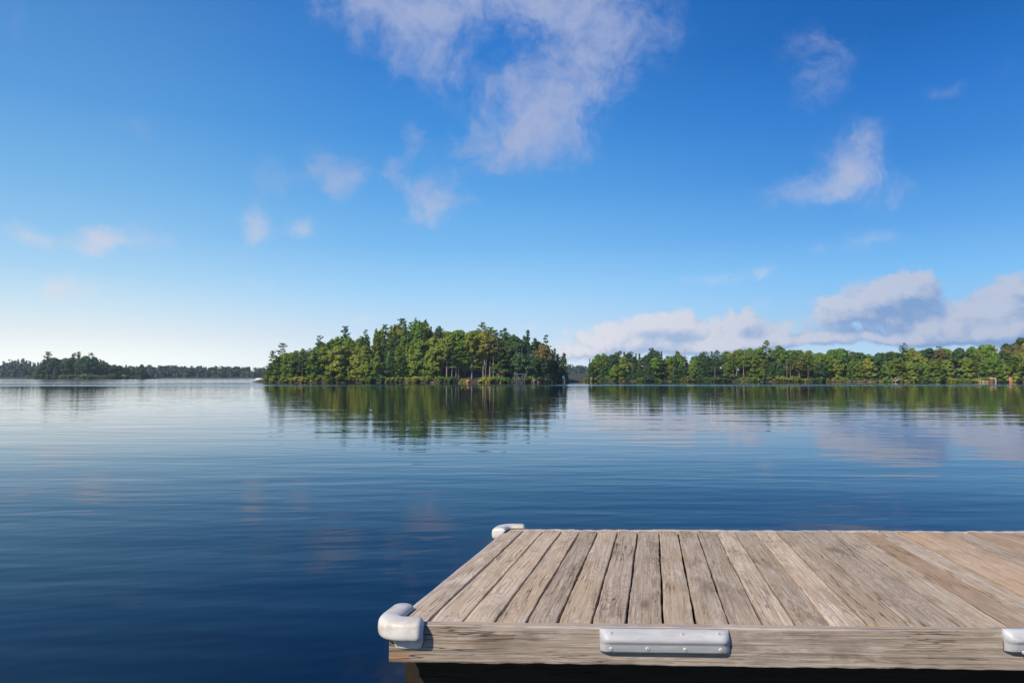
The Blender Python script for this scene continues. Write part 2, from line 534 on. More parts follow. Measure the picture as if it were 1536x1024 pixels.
M['white'] = mat_plain('white_paint', (0.80, 0.78, 0.75), 0.4)

# ------------------------------------------------------------------ water
o = mesh_obj('water', [(-630, -60, 0), (630, -60, 0), (630, 522, 0), (-630, 522, 0)], [(0, 1, 2, 3)], M['water'])
tag(o, kind='structure')

# ------------------------------------------------------------------ terrain
rng = np.random.default_rng(7)
random.seed(7)


def hnoise(x, y):
    return (math.sin(x * .31 + y * .17) + math.sin(x * .13 - y * .29 + 1.3) + math.sin(x * .71 + 2.0) * .4 + math.sin(y * .83 + x * .4) * .4) / 2.8


class Isle:
    """a wooded piece of land: outline radius by angle, height by distance inside the outline"""
    def __init__(s, name, cx, cy, a, bb, hmax, skew=0.0, wob=0.05):
        s.name, s.cx, s.cy, s.a, s.b, s.h, s.skew, s.wob = name, cx, cy, a, bb, hmax, skew, wob

    def rr(s, x, y):
        dx, dy = (x - s.cx) / s.a, (y - s.cy) / s.b
        t = math.atan2(dy, dx)
        k = 1 + s.wob * (math.sin(5 * t + 1) + .6 * math.sin(9 * t + 2.2) + .4 * math.sin(17 * t))
        return (abs(dx) ** 2.5 + abs(dy) ** 2.5) ** (1 / 2.5) / k

    def z(s, x, y):
        r = s.rr(x, y)
        if r > 1: return -(r - 1) * 6 - 0.15
        q = 1 - r
        dx = (x - s.cx) / s.a - s.skew
        bell = math.exp(-(dx / .62) ** 2)
        return 0.08 + 1.0 * min(1, q * 6) * .8 + s.h * (min(1, q * 1.35) ** .85) * (.25 + .75 * bell) + hnoise(x, y) * .3 * min(1, q * 5)

    def build(s):
        nx, ny = 90, 50
        vs, fs = [], []
        for j in range(ny + 1):
            for i in range(nx + 1):
                x = s.cx + s.a * 1.12 * (2 * i / nx - 1)
                y = s.cy + s.b * 1.12 * (2 * j / ny - 1)
                vs.append((x, y, s.z(x, y)))
        for j in range(ny):
            for i in range(nx):
                k = j * (nx + 1) + i
                fs.append((k, k + 1, k + nx + 2, k + nx + 1))
        o = mesh_obj(s.name, vs, fs, M['soil'], smooth=True)
        tag(o, kind='structure')


ISL = Isle('island', x_at(623, 166), 168, 38.0, 21.0, 5.4, skew=-0.08)
ISL.build()
SML = Isle('islet', x_at(133, 352), 354, 33.5, 14.0, 2.0)
SML.build()


class Shore:
    """mainland along the right: front edge y = front(x), rising away from the water"""
    def front(s, x):
        f = np.interp(x, [14, 18, 22, 30, 60, 117, 170, 260], [230, 205, 188, 180, 168, 153, 140, 110])
        return f + 1.3 * math.sin(x * .33) + .8 * math.sin(x * .81 + 1)

    def z(s, x, y):
        d = y - s.front(x)
        e = x - 17.5 + (y - 190) * 0.02
        d = min(d, e * 1.6)
        if d < 0: return max(-2.0, d * .35) - .12
        return 0.06 + .8 * min(1, d / 2.5) + 2.6 * (1 - math.exp(-d / 28)) + hnoise(x, y) * .3 * min(1, d / 3)

    def build(s):
        nx, ny = 130, 44
        vs, fs = [], []
        for j in range(ny + 1):
            for i in range(nx + 1):
                x = 8 + 270 * i / nx
                y = s.front(max(x, 14)) - 4 + 130 * (j / ny) ** 1.6
                vs.append((x, y, s.z(x, y)))
        for j in range(ny):
            for i in range(nx):
                k = j * (nx + 1) + i
                fs.append((k, k + 1, k + nx + 2, k + nx + 1))
        o = mesh_obj('mainland', vs, fs, M['soil'], smooth=True)
        tag(o, kind='structure')


SHR = Shore()
SHR.build()


# ------------------------------------------------------------------ tree meshes (shared by the copies)
def leafquads(P, N, size, r):
    """quads centred on P facing N with random spin"""
    n = len(P)
    N = N / np.maximum(np.linalg.norm(N, axis=1, keepdims=True), 1e-6)
    t = r.normal(size=(n, 3))
    T = np.cross(N, t)
    T /= np.maximum(np.linalg.norm(T, axis=1, keepdims=True), 1e-6)
    B = np.cross(N, T)
    s = size[:, None] if np.ndim(size) else size
    asp = r.uniform(.55, 1.0, (n, 1))
    T, B = T * s * .5, B * s * .5 * asp
    return np.stack([P - T * .6 - B, P + T * .7 - B * .8, P + T * .9 + B * .7, P - T * .8 + B], 1)


def clump(c, rad, n, r, size, flat=1.0, up=.35):
    d = r.normal(size=(n, 3))
    d /= np.linalg.norm(d, axis=1, keepdims=True)
    rr = r.uniform(.35, 1.0, (n, 1)) ** .5
    P = c + d * rr * np.array([rad, rad, rad * flat])
    N = d + np.array([0, 0, up]) + r.normal(size=(n, 3)) * .45
    return leafquads(P, N, r.uniform(size * .7, size * 1.35, n), r)


def broadleaf(seed, H=9.0, rad=2.5, base=.22, n=34, open_=.0):
    n = int(n * 1.75)
    r = np.random.default_rng(seed)
    out = []
    lobes = r.uniform(.72, 1.15, 7)
    for k in range(n):
        t = r.uniform(0, 1)
        z = base + (1 - base) * t
        prof = math.sin(math.pi * min(1, (t * .86 + .14))) ** .62
        a = r.uniform(0, 2 * math.pi)
        lob = lobes[int(a / (2 * math.pi) * 7) % 7]
        q = rad * prof * r.uniform(.45, 1.0) * lob
        c = np.array([math.cos(a) * q, math.sin(a) * q, z * H * .95])
        cr = r.uniform(.5, 1.0) * rad * .32
        out.append(clump(c, cr, int(r.uniform(65, 105) * (1 - open_)), r, .32, .8, .5))
    out.append(clump(np.array([0, 0, H * .93]), rad * .3, 60, r, .33, .9, .5))
    out.append(clump(np.array([0, 0, H * (base + 1) * .5]), rad * .55, 420, r, .42, 1.9, .3))
    return quads_mesh('crown', np.concatenate(out), M['mid'])


def pine(seed, H=13.0, L=2.7, base=.32, dens=1.0):
    r = np.random.default_rng(seed)
    out, limbs = [], []
    wind = r.uniform(0, 6.28)
    z = base
    while z < .985:
        t = (z - base) / (1 - base)
        n = int(r.integers(3, 6)) if t < .9 else 3
        for k in range(n):
            a = r.uniform(0, 6.283)
            ln = L * (1 - t) ** .55 * r.uniform(.5, 1.12) * (1 + .3 * math.cos(a - wind)) + .35
            rise = r.uniform(.02, .28) + .5 * t
            d = np.array([math.cos(a), math.sin(a), rise])
            p0 = np.array([0, 0, z * H])
            limbs.append((p0, p0 + d * ln))
            m = max(2, int(ln / .55))
            for q in range(m):
                f = .38 + .62 * (q + .6) / m
                c = p0 + d * ln * f + r.normal(size=3) * .12
                out.append(clump(c, .42 + .22 * (1 - t), int(20 * dens), r, .30, .42, 1.0))
        z += r.uniform(.055, .085)
    out.append(clump(np.array([0, 0, H * .985]), .3, 24, r, .26, 1.3, .6))
    return quads_mesh('crown', np.concatenate(out), M['blue']), limbs


def spruce(seed, H=10.0, L=1.9, base=.06, droop=.25, dens=1.0, power=.9):
    r = np.random.default_rng(seed)
    out = []
    z = base
    while z < .97:
        t = (z - base) / (1 - base)
        ring = L * (1 - t) ** power * r.uniform(.75, 1.1)
        n = max(4, int(9 * (1 - t) + 3))
        for k in range(n):
            a = r.uniform(0, 6.283)
            ln = ring * r.uniform(.7, 1.12)
            m = max(1, int(ln / .5))
            for q in range(m):
                f = (q + .7) / m
                c = np.array([math.cos(a) * ln * f, math.sin(a) * ln * f, z * H - droop * ln * f + r.normal() * .1])
                out.append(clump(c, .34, int(9 * dens), r, .34, .55, .7))
        z += r.uniform(.032, .05)
    out.append(clump(np.array([0, 0, H * .975]), .2, 16, r, .24, 1.9, .4))
    return quads_mesh('crown', np.concatenate(out), M['dark'])


def shrub(seed, rad=1.0):
    r = np.random.default_rng(seed)
    out = []
    for k in range(11):
        a, q = r.uniform(0, 6.28), rad * r.uniform(0, .85)
        out.append(clump(np.array([math.cos(a) * q, math.sin(a) * q, rad * r.uniform(.15, .85)]), rad * r.uniform(.3, .45), 44, r, .24, .8, .6))
    return quads_mesh('foliage', np.concatenate(out), M['mid'])


def tube(bm, pts, rads, seg=7):
    rings = []
    for i, p in enumerate(pts):
        d = (Vector(pts[min(i + 1, len(pts) - 1)]) - Vector(pts[max(i - 1, 0)])).normalized()
        a = d.orthogonal().normalized()
        c = d.cross(a)
        rings.append([bm.verts.new(Vector(p) + (a * math.cos(2 * math.pi * k / seg) + c * math.sin(2 * math.pi * k / seg)) * rads[i]) for k in range(seg)])
    for r0, r1 in zip(rings, rings[1:]):
        for k in range(seg):
            bm.faces.new((r0[k], r0[(k + 1) % seg], r1[(k + 1) % seg], r1[k]))
    bm.faces.new(rings[0][::-1])
    bm.faces.new(rings[-1])


def trunk_mesh(seed, H, r0, limbs=None, nl=7, lo=.35, hi=.85, spread=1.8, mat='bark'):
    r = random.Random(seed)
    bm = bmesh.new()
    bend = (r.uniform(-.25, .25), r.uniform(-.25, .25))
    pts = [(bend[0] * math.sin(t * 3) * .6, bend[1] * math.sin(t * 2.4) * .6, H * t - .6 * (1 - t)) for t in [i / 8 for i in range(9)]]
    tube(bm, pts, [r0 * (1 - .85 * i / 8) * (1.35 if i == 0 else 1) for i in range(9)])
    if limbs:
        for a, c in limbs:
            tube(bm, [tuple(a), tuple((np.array(a) + np.array(c)) / 2 + np.array([0, 0, -.05])), tuple(c)], [.05, .035, .015], 5)
    else:
        for k in range(nl):
            t = lo + (hi - lo) * (k + r.random() * .6) / nl
            a = r.uniform(0, 6.28)
            p = Vector((0, 0, H * t))
            q = p + Vector((math.cos(a) * spread * r.uniform(.6, 1), math.sin(a) * spread * r.uniform(.6, 1), H * .13))
            tube(bm, [p, (p + q) / 2 - Vector((0, 0, .12)), q], [r0 * .42, r0 * .3, r0 * .12], 5)
    me = bpy.data.meshes.new('trunk')
    bm.to_mesh(me)
    bm.free()
    me.polygons.foreach_set('use_smooth', [True] * len(me.polygons))
    me.materials.append(M[mat])
    return me


KIND = {'broad': [], 'low': [], 'high': [], 'pine': [], 'spruce': [], 'cedar': []}
for i in range(6):
    KIND['broad'].append((broadleaf(100 + i, 9.0, 2.2 + .25 * (i % 3), .16 + .05 * (i % 2), 34), trunk_mesh(100 + i, 8.2, .15), 9.0))
for i in range(5):
    KIND['low'].append((broadleaf(150 + i, 7.0, 2.0 + .15 * (i % 3), .04, 40), trunk_mesh(150 + i, 6.2, .12, lo=.2), 7.0))
for i in range(4):
    KIND['high'].append((broadleaf(200 + i, 10.0, 1.9 + .2 * i, .5, 24, .1), trunk_mesh(200 + i, 9.4, .15, lo=.5, mat='pale'), 10.0))
for i in range(5):
    c, lm = pine(300 + i, 13.0, 2.5 + .2 * (i % 3), [.3, .45, .25, .5, .35][i])
    KIND['pine'].append((c, trunk_mesh(300 + i, 12.7, .2, limbs=lm), 13.0))
for i in range(4):
    KIND['spruce'].append((spruce(400 + i, 10.0, 1.7 + .15 * i), trunk_mesh(400 + i, 9.8, .14, nl=0), 10.0))
for i in range(3):
    KIND['cedar'].append((spruce(500 + i, 8.0, 1.25 + .12 * i, .02, .1, 1.3, .55), trunk_mesh(500 + i, 7.8, .12, nl=0), 8.0))
SHRUB = [shrub(600 + i, 1.0) for i in range(4)]
KNAME = {'broad': 'broadleaf_tree', 'low': 'broadleaf_tree', 'high': 'broadleaf_tree', 'pine': 'pine_tree', 'spruce': 'spruce_tree', 'cedar': 'cedar_tree'}
COUNT = [0]


def linkmesh(name, me, parent, mat=None):
    o = bpy.data.objects.new(name, me)
    COL.objects.link(o)
    o.parent = parent
    if mat:
        o.material_slots[0].link = 'OBJECT'
        o.material_slots[0].material = M[mat]
    return o


def plant_tree(kind, x, y, z, h, mat, label, group=None, wide=1.0, var=None, bark=None, lean=(0, 0)):
    cr, tr, H = KIND[kind][random.randrange(len(KIND[kind])) if var is None else var]
    e = empty(KNAME[kind], (x, y, z), random.uniform(0, 6.28))
    s = h / H
    w = s * wide * random.uniform(.9, 1.15)
    w = max(w, .62 * wide)
    e.scale = (w, w, s)
    e.rotation_euler[0], e.rotation_euler[1] = lean[0] + random.uniform(-.03, .03), lean[1] + random.uniform(-.03, .03)
    linkmesh('trunk', tr, e, bark)
    linkmesh('crown', cr, e, mat)
    tag(e, label, 'tree', group)
    COUNT[0] += 1
    return e


def crown_r(kind, h):
    return {'broad': .27, 'low': .3, 'high': .2, 'pine': .2, 'spruce': .17, 'cedar': .15}[kind] * h


def silhouette(pts):
    xs, ys = zip(*pts)
    return lambda px: float(np.interp(px, xs, ys))


S_ISL = silhouette([(392, 566), (396, 556), (402, 544), (412, 530), (424, 527), (440, 524), (455, 520), (468, 521), (480, 508), (500, 503), (520, 503), (540, 505),
                    (560, 493), (575, 488), (590, 483), (605, 480), (625, 479), (642, 482), (655, 490), (675, 494), (700, 493), (715, 491), (740, 494), (760, 499), (780, 501), (795, 497),
                    (806, 507), (820, 511), (832, 517), (840, 524), (846, 534), (851, 548), (854, 568)])
S_SML = silhouette([(36, 567), (48, 557), (58, 545), (66, 536), (82, 535), (92, 536), (105, 531), (118, 530), (138, 533), (155, 538), (168, 543), (182, 548), (200, 549), (214, 549), (224, 557), (230, 567)])
S_SHR = silhouette([(878, 566), (884, 542), (893, 530), (910, 528), (925, 526), (945, 526), (957, 529), (972, 521), (990, 522), (999, 533), (1008, 526), (1018, 523),
                    (1028, 535), (1038, 534), (1048, 524), (1062, 526), (1090, 525), (1110, 521), (1130, 520), (1150, 515), (1165, 516), (1185, 519), (1205, 520), (1222, 526), (1235, 522),
                    (1250, 521), (1268, 520), (1282, 526), (1300, 528), (1320, 527), (1340, 525), (1358, 520), (1376, 521), (1400, 518), (1420, 521), (1440, 517), (1470, 515), (1500, 513), (1520, 511), (1540, 508), (1700, 500), (3000, 500)])


def grow(land, sil, pts, chooser, lo=.86, hi=1.0):
    """pts: ground points, far ones first"""
    for x, y, depthf in pts:
        z = land.z(x, y)
        if z < .05: continue
        px = 768 + F * x / y
        kind, mat, label, group, hwant, wide = chooser(px, depthf, x, y)
        cr = crown_r(kind, hwant) * F / y
        top = max(sil(px), sil(px - cr * .55), sil(px + cr * .55))
        lim = z_at(top, y) - z
        h = min(hwant, lim * random.uniform(lo, hi)) if depthf < .3 else lim * random.uniform(lo, hi)
        if kind in ('pine', 'spruce') and depthf >= .3: h *= random.uniform(1.0, 1.07)
        h = min(h, 15)
        if h < 2.0: continue
        plant_tree(kind, x, y, z - .1, h, mat, label, group, wide)


def scatter(n, gen, mind):
    pts, tries = [], 0
    while len(pts) < n and tries < n * 60:
        tries += 1
        p = gen()
        if p is None: continue
        if all((p[0] - q[0]) ** 2 + (p[1] - q[1]) ** 2 > mind ** 2 for q in pts): pts.append(p)
    pts.sort(key=lambda q: -q[1])
    return pts


CN = {'mid': 'mid-green', 'yellow': 'yellow-green', 'dark': 'dark green', 'blue': 'blue-green', 'rust': 'rusty brown'}
SP = {'broad': 'leafy tree', 'low': 'leafy tree', 'high': 'pale-trunked tree', 'pine': 'tiered pine', 'spruce': 'pointed spruce', 'cedar': 'narrow cedar'}


def isl_choice(px, d, x, y):
    u = random.random()
    if px < 560: zone = "on the big island's low end by the white boat"
    elif px < 670: zone = "on the big island's central hump"
    elif px < 770: zone = "among the bare pale trunks by the reddish hut"
    else: zone = "on the big island's shaded end by the channel"
    row = 'waterside' if d < .3 else 'upslope'
    if px < 560: tab = [('broad', 'mid', .28), ('broad', 'yellow', .12), ('cedar', 'mid', .26), ('spruce', 'dark', .14), ('pine', 'blue', .2)]
    elif px < 670: tab = [('broad', 'mid', .14), ('broad', 'yellow', .07), ('cedar', 'mid', .25), ('spruce', 'dark', .2), ('pine', 'blue', .24), ('pine', 'mid', .1)]
    elif px < 770: tab = [('high', 'mid', .34), ('high', 'yellow', .14), ('broad', 'mid', .16), ('pine', 'mid', .14), ('pine', 'blue', .14), ('broad', 'rust', .08)] if d >= .3 else [('high', 'mid', .42), ('high', 'yellow', .2), ('pine', 'mid', .2), ('high', 'rust', .18)]
    else: tab = [('spruce', 'dark', .26), ('cedar', 'dark', .2), ('broad', 'dark', .3), ('pine', 'dark', .16), ('high', 'rust', .08)]  # shade of this end is put into darker foliage colours
    for kind, mat, w in tab:
        u -= w
        if u <= 0: break
    lab = f"{CN[mat]} {row} {SP[kind]} {zone}"
    if d < .3 and kind == 'broad': kind = 'low'
    return kind, mat, lab, 'trees like the ' + lab, (random.uniform(4.5, 8.0) if kind != 'high' else random.uniform(8, 11)), random.uniform(.95, 1.25)


def isl_gen():
    x, y = ISL.cx + random.uniform(-1, 1) * ISL.a * .99, ISL.cy + random.uniform(-1, .75) * ISL.b
    r = ISL.rr(x, y)
    if r > .965: return None
    return (x, y, 1 - r if y < ISL.cy else 1)


def isl_front():
    x = ISL.cx + random.uniform(-1, 1) * ISL.a * .99
    for k in range(60):
        y = ISL.cy - ISL.b * 1.1 + k * .7
        if ISL.rr(x, y) < .972: return (x, y + random.uniform(0, 1.8), 0.1)
    return None


grow(ISL, S_ISL, scatter(120, isl_gen, 2.3), isl_choice)
grow(ISL, S_ISL, scatter(58, isl_front, 1.05), isl_choice)


def shr_choice(px, d, x, y):
    u = random.random()
    row = 'waterside' if d < .3 else 'upslope'
    if px < 1090: zone, tab = "near the channel mouth of the mainland", [('spruce', 'dark', .26), ('cedar', 'dark', .26), ('broad', 'dark', .18), ('broad', 'mid', .14), ('pine', 'blue', .1), ('high', 'mid', .06)]  # dark conifers; darker foliage also stands in for shade near the channel
    elif px < 1300: zone, tab = "in the mainland wood around the paired pale trunks", [('broad', 'mid', .36), ('broad', 'dark', .22), ('broad', 'yellow', .1), ('pine', 'mid', .14), ('high', 'mid', .15), ('high', 'rust', .03)]
    else: zone, tab = "in the mainland wood past the fallen bare logs", [('broad', 'mid', .42), ('broad', 'yellow', .24), ('broad', 'dark', .16), ('high', 'rust', .03), ('pine', 'mid', .15)]
    for kind, mat, w in tab:
        u -= w
        if u <= 0: break
    lab = f"{CN[mat]} {row} {SP[kind]} {zone}"
    if d < .3 and kind == 'broad': kind = 'low'
    return kind, mat, lab, 'trees like the ' + lab, random.uniform(3.8, 6.2), random.uniform(1.0, 1.3)


def shr_gen():
    px = random.uniform(880, 1600)
    Y0 = np.interp(px, [880, 900, 1200, 1536, 1600], [186, 183, 166, 153, 150])
    y = Y0 + random.uniform(1, 34)
    x = x_at(px, y)
    d = y - SHR.front(x)
    if d < .8 or SHR.z(x, y) < .1: return None
    return (x, y, min(1, d / 15))


def shr_front():
    px = random.uniform(884, 1600)
    Y0 = np.interp(px, [880, 900, 1200, 1536, 1600], [186, 183, 166, 153, 150])
    x = x_at(px, Y0)
    y = SHR.front(x) + random.uniform(.6, 3.0)
    return (x, y, .1) if SHR.z(x, y) > .12 else None


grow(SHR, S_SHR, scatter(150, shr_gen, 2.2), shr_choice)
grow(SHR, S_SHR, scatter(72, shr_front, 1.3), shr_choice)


def sml_choice(px, d, x, y):
    kind, mat = random.choice([('broad', 'dark'), ('broad', 'blue'), ('broad', 'dark'), ('cedar', 'dark'), ('spruce', 'dark')])
    row = 'waterside' if d < .3 else 'upslope'
    lab = f"{CN[mat]} {row} {SP[kind]} on the small far islet"
    if kind == 'broad' and random.random() < .7: kind = 'low'
    return kind, mat, lab, 'trees on the islet, ' + lab, random.uniform(6, 9), 1.3


def sml_gen():
    x, y = SML.cx + random.uniform(-1, 1) * SML.a * .98, SML.cy + random.uniform(-1, .6) * SML.b
    r = SML.rr(x, y)
    return None if r > .95 else (x, y, 1 - r if y < SML.cy else 1)


grow(SML, S_SML, scatter(46, sml_gen, 3.0), sml_choice)

# prominent single trees, each with its own label
SOLO = [
    # kind, var, px, Y, top row, material, wide, label
    ('pine', 1, 423, 160, 514, 'blue', .95, "tall open pine standing highest above the island's tapering end"),
    ('pine', 3, 409, 158, 525, 'blue', .8, "shorter leaning pine beside the tall pine over the white boat"),
    ('pine', 0, 517, 170, 490, 'blue', .95, "lone tall pine poking above the island's long sloping shoulder"),
    ('pine', 2, 480, 166, 503, 'dark', .9, "ragged pine with limbs sticking out over the shoulder of the island"),
    ('pine', 4, 548, 172, 494, 'blue', .9, "thin-topped pine just below the start of the island's hump"),
    ('pine', 1, 601, 176, 477, 'blue', .9, "twin-looking pine top at the highest crest of the island"),
    ('spruce', 0, 624, 176, 476, 'dark', .9, "sharp spruce tip on the very crest of the island"),
    ('spruce', 2, 636, 174, 478, 'dark', .95, "dark spruce closing the crest of the island's hump"),
    ('pine', 2, 723, 170, 483, 'mid', 1.05, "bushy layered pine standing out over the dip past the hump"),
    ('pine', 3, 756, 170, 491, 'blue', .9, "open umbrella-topped pine above the reddish hut"),
    ('spruce', 1, 792, 172, 494, 'dark', 1.0, "pointed dark conifer topping the island's shaded end"),
    ('pine', 4, 818, 168, 502, 'dark', .85, "steep pine with swept limbs over the island's channel end"),
    ('cedar', 1, 846, 162, 528, 'dark', 1.1, "last dark cedar at the island's channel tip"),
    ('broad', 1, 651, 150, 504, 'yellow', 1.0, "bright yellow-green tree drooping to the water at the hump's foot"),
    ('broad', 3, 697, 150, 527, 'yellow', .75, "small bright green tree in front of the bare pale trunks"),
    ('pine', 0, 72, 352, 528, 'blue', 1.3, "flat-topped pine standing tallest on the small far islet"),
    ('pine', 3, 117, 352, 527, 'blue', 1.3, "broad-topped pine in the middle of the small far islet"),
    ('pine', 1, 138, 354, 529, 'dark', 1.3, "dark pine next to the broad-topped pine on the small islet"),
    ('broad', 2, 213, 348, 546, 'dark', 1.2, "rounded low tree at the bare end of the small islet"),
    ('spruce', 3, 885, 188, 537, 'dark', .6, "thin ragged spruce at the mainland's tip by the channel"),
    ('pine', 2, 1150, 178, 510, 'mid', 1.0, "tall pine rising above the mainland canopy near its middle"),
    ('pine', 4, 1358, 172, 514, 'blue', .95, "dark pine above the mainland canopy behind the fallen logs"),
    ('broad', 0, 1532, 172, 505, 'dark', 1.0, "dark round-topped tree highest on the mainland ridge"),
]
for kind, var, px, Y, top, mat, wide, label in SOLO:
    land = SML if Y > 300 else (ISL if px < 860 else SHR)
    x = x_at(px, Y)
    z = max(.1, land.z(x, Y))
    plant_tree(kind, x, Y, z - .1, z_at(top, Y) - z, mat, label, None, wide, var)

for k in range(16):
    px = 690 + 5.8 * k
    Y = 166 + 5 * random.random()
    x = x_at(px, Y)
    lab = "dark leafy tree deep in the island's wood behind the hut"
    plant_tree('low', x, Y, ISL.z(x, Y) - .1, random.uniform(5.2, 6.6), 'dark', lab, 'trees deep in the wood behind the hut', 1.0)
for k in range(9):
    px = 694 + 9.5 * k
    Y = 157.5 + 3 * random.random()
    x = x_at(px, Y)
    lab = "dim green leafy tree just behind the bare trunks by the hut"
    plant_tree('low', x, Y, ISL.z(x, Y) - .1, random.uniform(3.6, 4.8), random.choice(['dark', 'mid']), lab, 'trees just behind the bare trunks', 1.0)

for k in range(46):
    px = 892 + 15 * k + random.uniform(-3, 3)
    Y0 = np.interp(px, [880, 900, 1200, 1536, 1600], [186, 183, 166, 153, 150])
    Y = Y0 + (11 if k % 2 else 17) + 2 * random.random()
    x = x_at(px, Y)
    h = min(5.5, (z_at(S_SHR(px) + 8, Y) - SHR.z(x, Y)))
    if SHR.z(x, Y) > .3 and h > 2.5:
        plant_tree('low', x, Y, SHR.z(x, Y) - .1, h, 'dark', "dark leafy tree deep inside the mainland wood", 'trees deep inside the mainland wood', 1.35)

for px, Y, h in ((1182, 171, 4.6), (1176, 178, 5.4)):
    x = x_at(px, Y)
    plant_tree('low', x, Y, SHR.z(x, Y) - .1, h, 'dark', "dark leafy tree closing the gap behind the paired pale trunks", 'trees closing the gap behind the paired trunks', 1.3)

# bare dead poles and pale leaning trunks
def shore_y(land, x):
    if land is SHR: return SHR.front(x) + .4
    for k in range(200):
        y = land.cy - land.b * 1.12 + k * .2
        if land.rr(x, y) < .985: return y
    return land.cy


def snag(px, Y, top, label, px_top=None, r=.085, branches=5, mat='grey', land=None):
    land = land or (ISL if px < 860 else SHR)
    for _ in range(3): Y = max(shore_y(land, x_at(px, Y)) + .5, 0)
    x = x_at(px, Y)
    z = max(.1, land.z(x, Y))
    h = z_at(top, Y) - z
    dx = (x_at(px_top, Y) - x) if px_top else random.uniform(-.1, .1)
    rr = random.Random(int(px))
    e = empty('dead_tree', (x, Y, z))
    bm = bmesh.new()
    pts = [(dx * t, .15 * math.sin(3 * t), h * t - .4 * (1 - t)) for t in [i / 6 for i in range(7)]]
    tube(bm, pts, [r * (1 - .7 * i / 6) for i in range(7)], 7)
    bm_obj('trunk', bm, M[mat], e, True)
    for k in range(branches):
        t = rr.uniform(.35, .95)
        a = rr.uniform(0, 6.28)
        p = Vector((dx * t, 0, h * t))
        q = p + Vector((math.cos(a) * .9, math.sin(a) * .9, .25)) * rr.uniform(.4, 1)
        bm = bmesh.new()
        tube(bm, [p, (p + q) / 2, q], [.045, .03, .012], 5)
        bm_obj('branch', bm, M[mat], e, True)
    tag(e, label, 'dead tree')


snag(1027, 172, 521, "tall bare grey pole of a dead tree in the gap of the mainland wood", branches=3)
snag(948, 178, 534, "slim pale dead trunk in front of a rusty tree near the channel", mat='pale', branches=3)
snag(740, 149, 520, "straight pale bare trunk just beside the reddish hut", mat='pale', branches=2)
snag(708, 148, 522, "reddish bare trunk rising from the rocks below the hut", mat='pale', branches=3)
snag(684, 149, 516, "first of the close pale trunks at the foot of the island's hump", mat='pale', branches=3)
snag(677, 149, 520, "crooked pale trunk leaning on the cluster below the hump", px_top=681, mat='pale', branches=2)
snag(727, 150, 524, "forked pale trunk over the bright shrub on the island", px_top=731, mat='pale', branches=4)
snag(783, 150, 520, "dim grey trunk behind the weathered boat dock", branches=3)
snag(795, 151, 528, "dim thin trunk in the island's shaded wood past the boat dock", branches=2)
snag(1180, 165, 538, "slim pale trunk of the pair in the yellow mainland thicket", mat='pale', branches=2)
snag(1167, 165, 540, "stout tan trunk of the pair in the yellow mainland thicket", mat='pale', branches=2)
snag(1053, 170, 545, "pale trunk standing over a tan shrub by the mainland waterline", mat='pale', branches=2)
snag(1340, 159, 549, "bare tan trunk leaning steeply over the fallen logs", px_top=1329, mat='pale', r=.16, branches=2)
snag(1331, 160, 556, "short white trunk upright beside the leaning tan trunk", px_top=1329, mat='pale', r=.13, branches=0)
snag(1336, 160, 558, "thin white stem between the short trunk and the leaning one", px_top=1334, mat='pale', r=.09, branches=0)
snag(1500, 158, 540, "pale snag showing through leaves above the orange boulders", mat='pale', branches=3)


def fallen(px0, py0, px1, py1, Y, label, r=.16):
    a, c = at_depth(px0, py0, Y), at_depth(px1, py1, Y + 1.5)
    bm = bmesh.new()
    mid = (a + c) / 2 + Vector((0, 0, .08))
    tube(bm, [Vector((0, 0, 0)), mid - a, c - a], [r, r * .8, r * .45], 8)
    for t in (.35, .6, .8):
        p = (c - a) * t
        q = p + Vector((random.uniform(-.4, .4), random.uniform(-.5, .3), random.uniform(.3, .7)))
        tube(bm, [p, q], [r * .35, r * .12], 5)
    o = bm_obj('fallen_log', bm, M['pale'], None, True)
    o.location = a
    tag(o, label, 'log')


fallen(1339, 571.5, 1352, 559.5, 158.5, "bleached fallen log tilted highest of those under the leaning trunk")
fallen(1343, 571.5, 1355, 562.5, 158, "bleached fallen log lying between two others by the rock ledge")
fallen(1342, 572.0, 1356, 567.0, 157.4, "curved bleached log lowest by the water under the leaning trunk", .2)


# ------------------------------------------------------------------ shrubs and rocks along the waterlines
def bush(px, Y, h, mat, label, group=None, wide=1.3, land=None):
    land = land or (ISL if px < 860 else SHR)
    x = x_at(px, Y)
    me = SHRUB[random.randrange(4)]
    o = bpy.data.objects.new('shrub', me)
    COL.objects.link(o)
    o.material_slots[0].link = 'OBJECT'
    o.material_slots[0].material = M[mat]
    o.location = (x, Y, max(.05, land.z(x, Y)) - .1)
    o.scale = (h * wide, h * wide, h)
    o.rotation_euler = (0, 0, random.uniform(0, 6.28))
    tag(o, label, 'shrub', group)


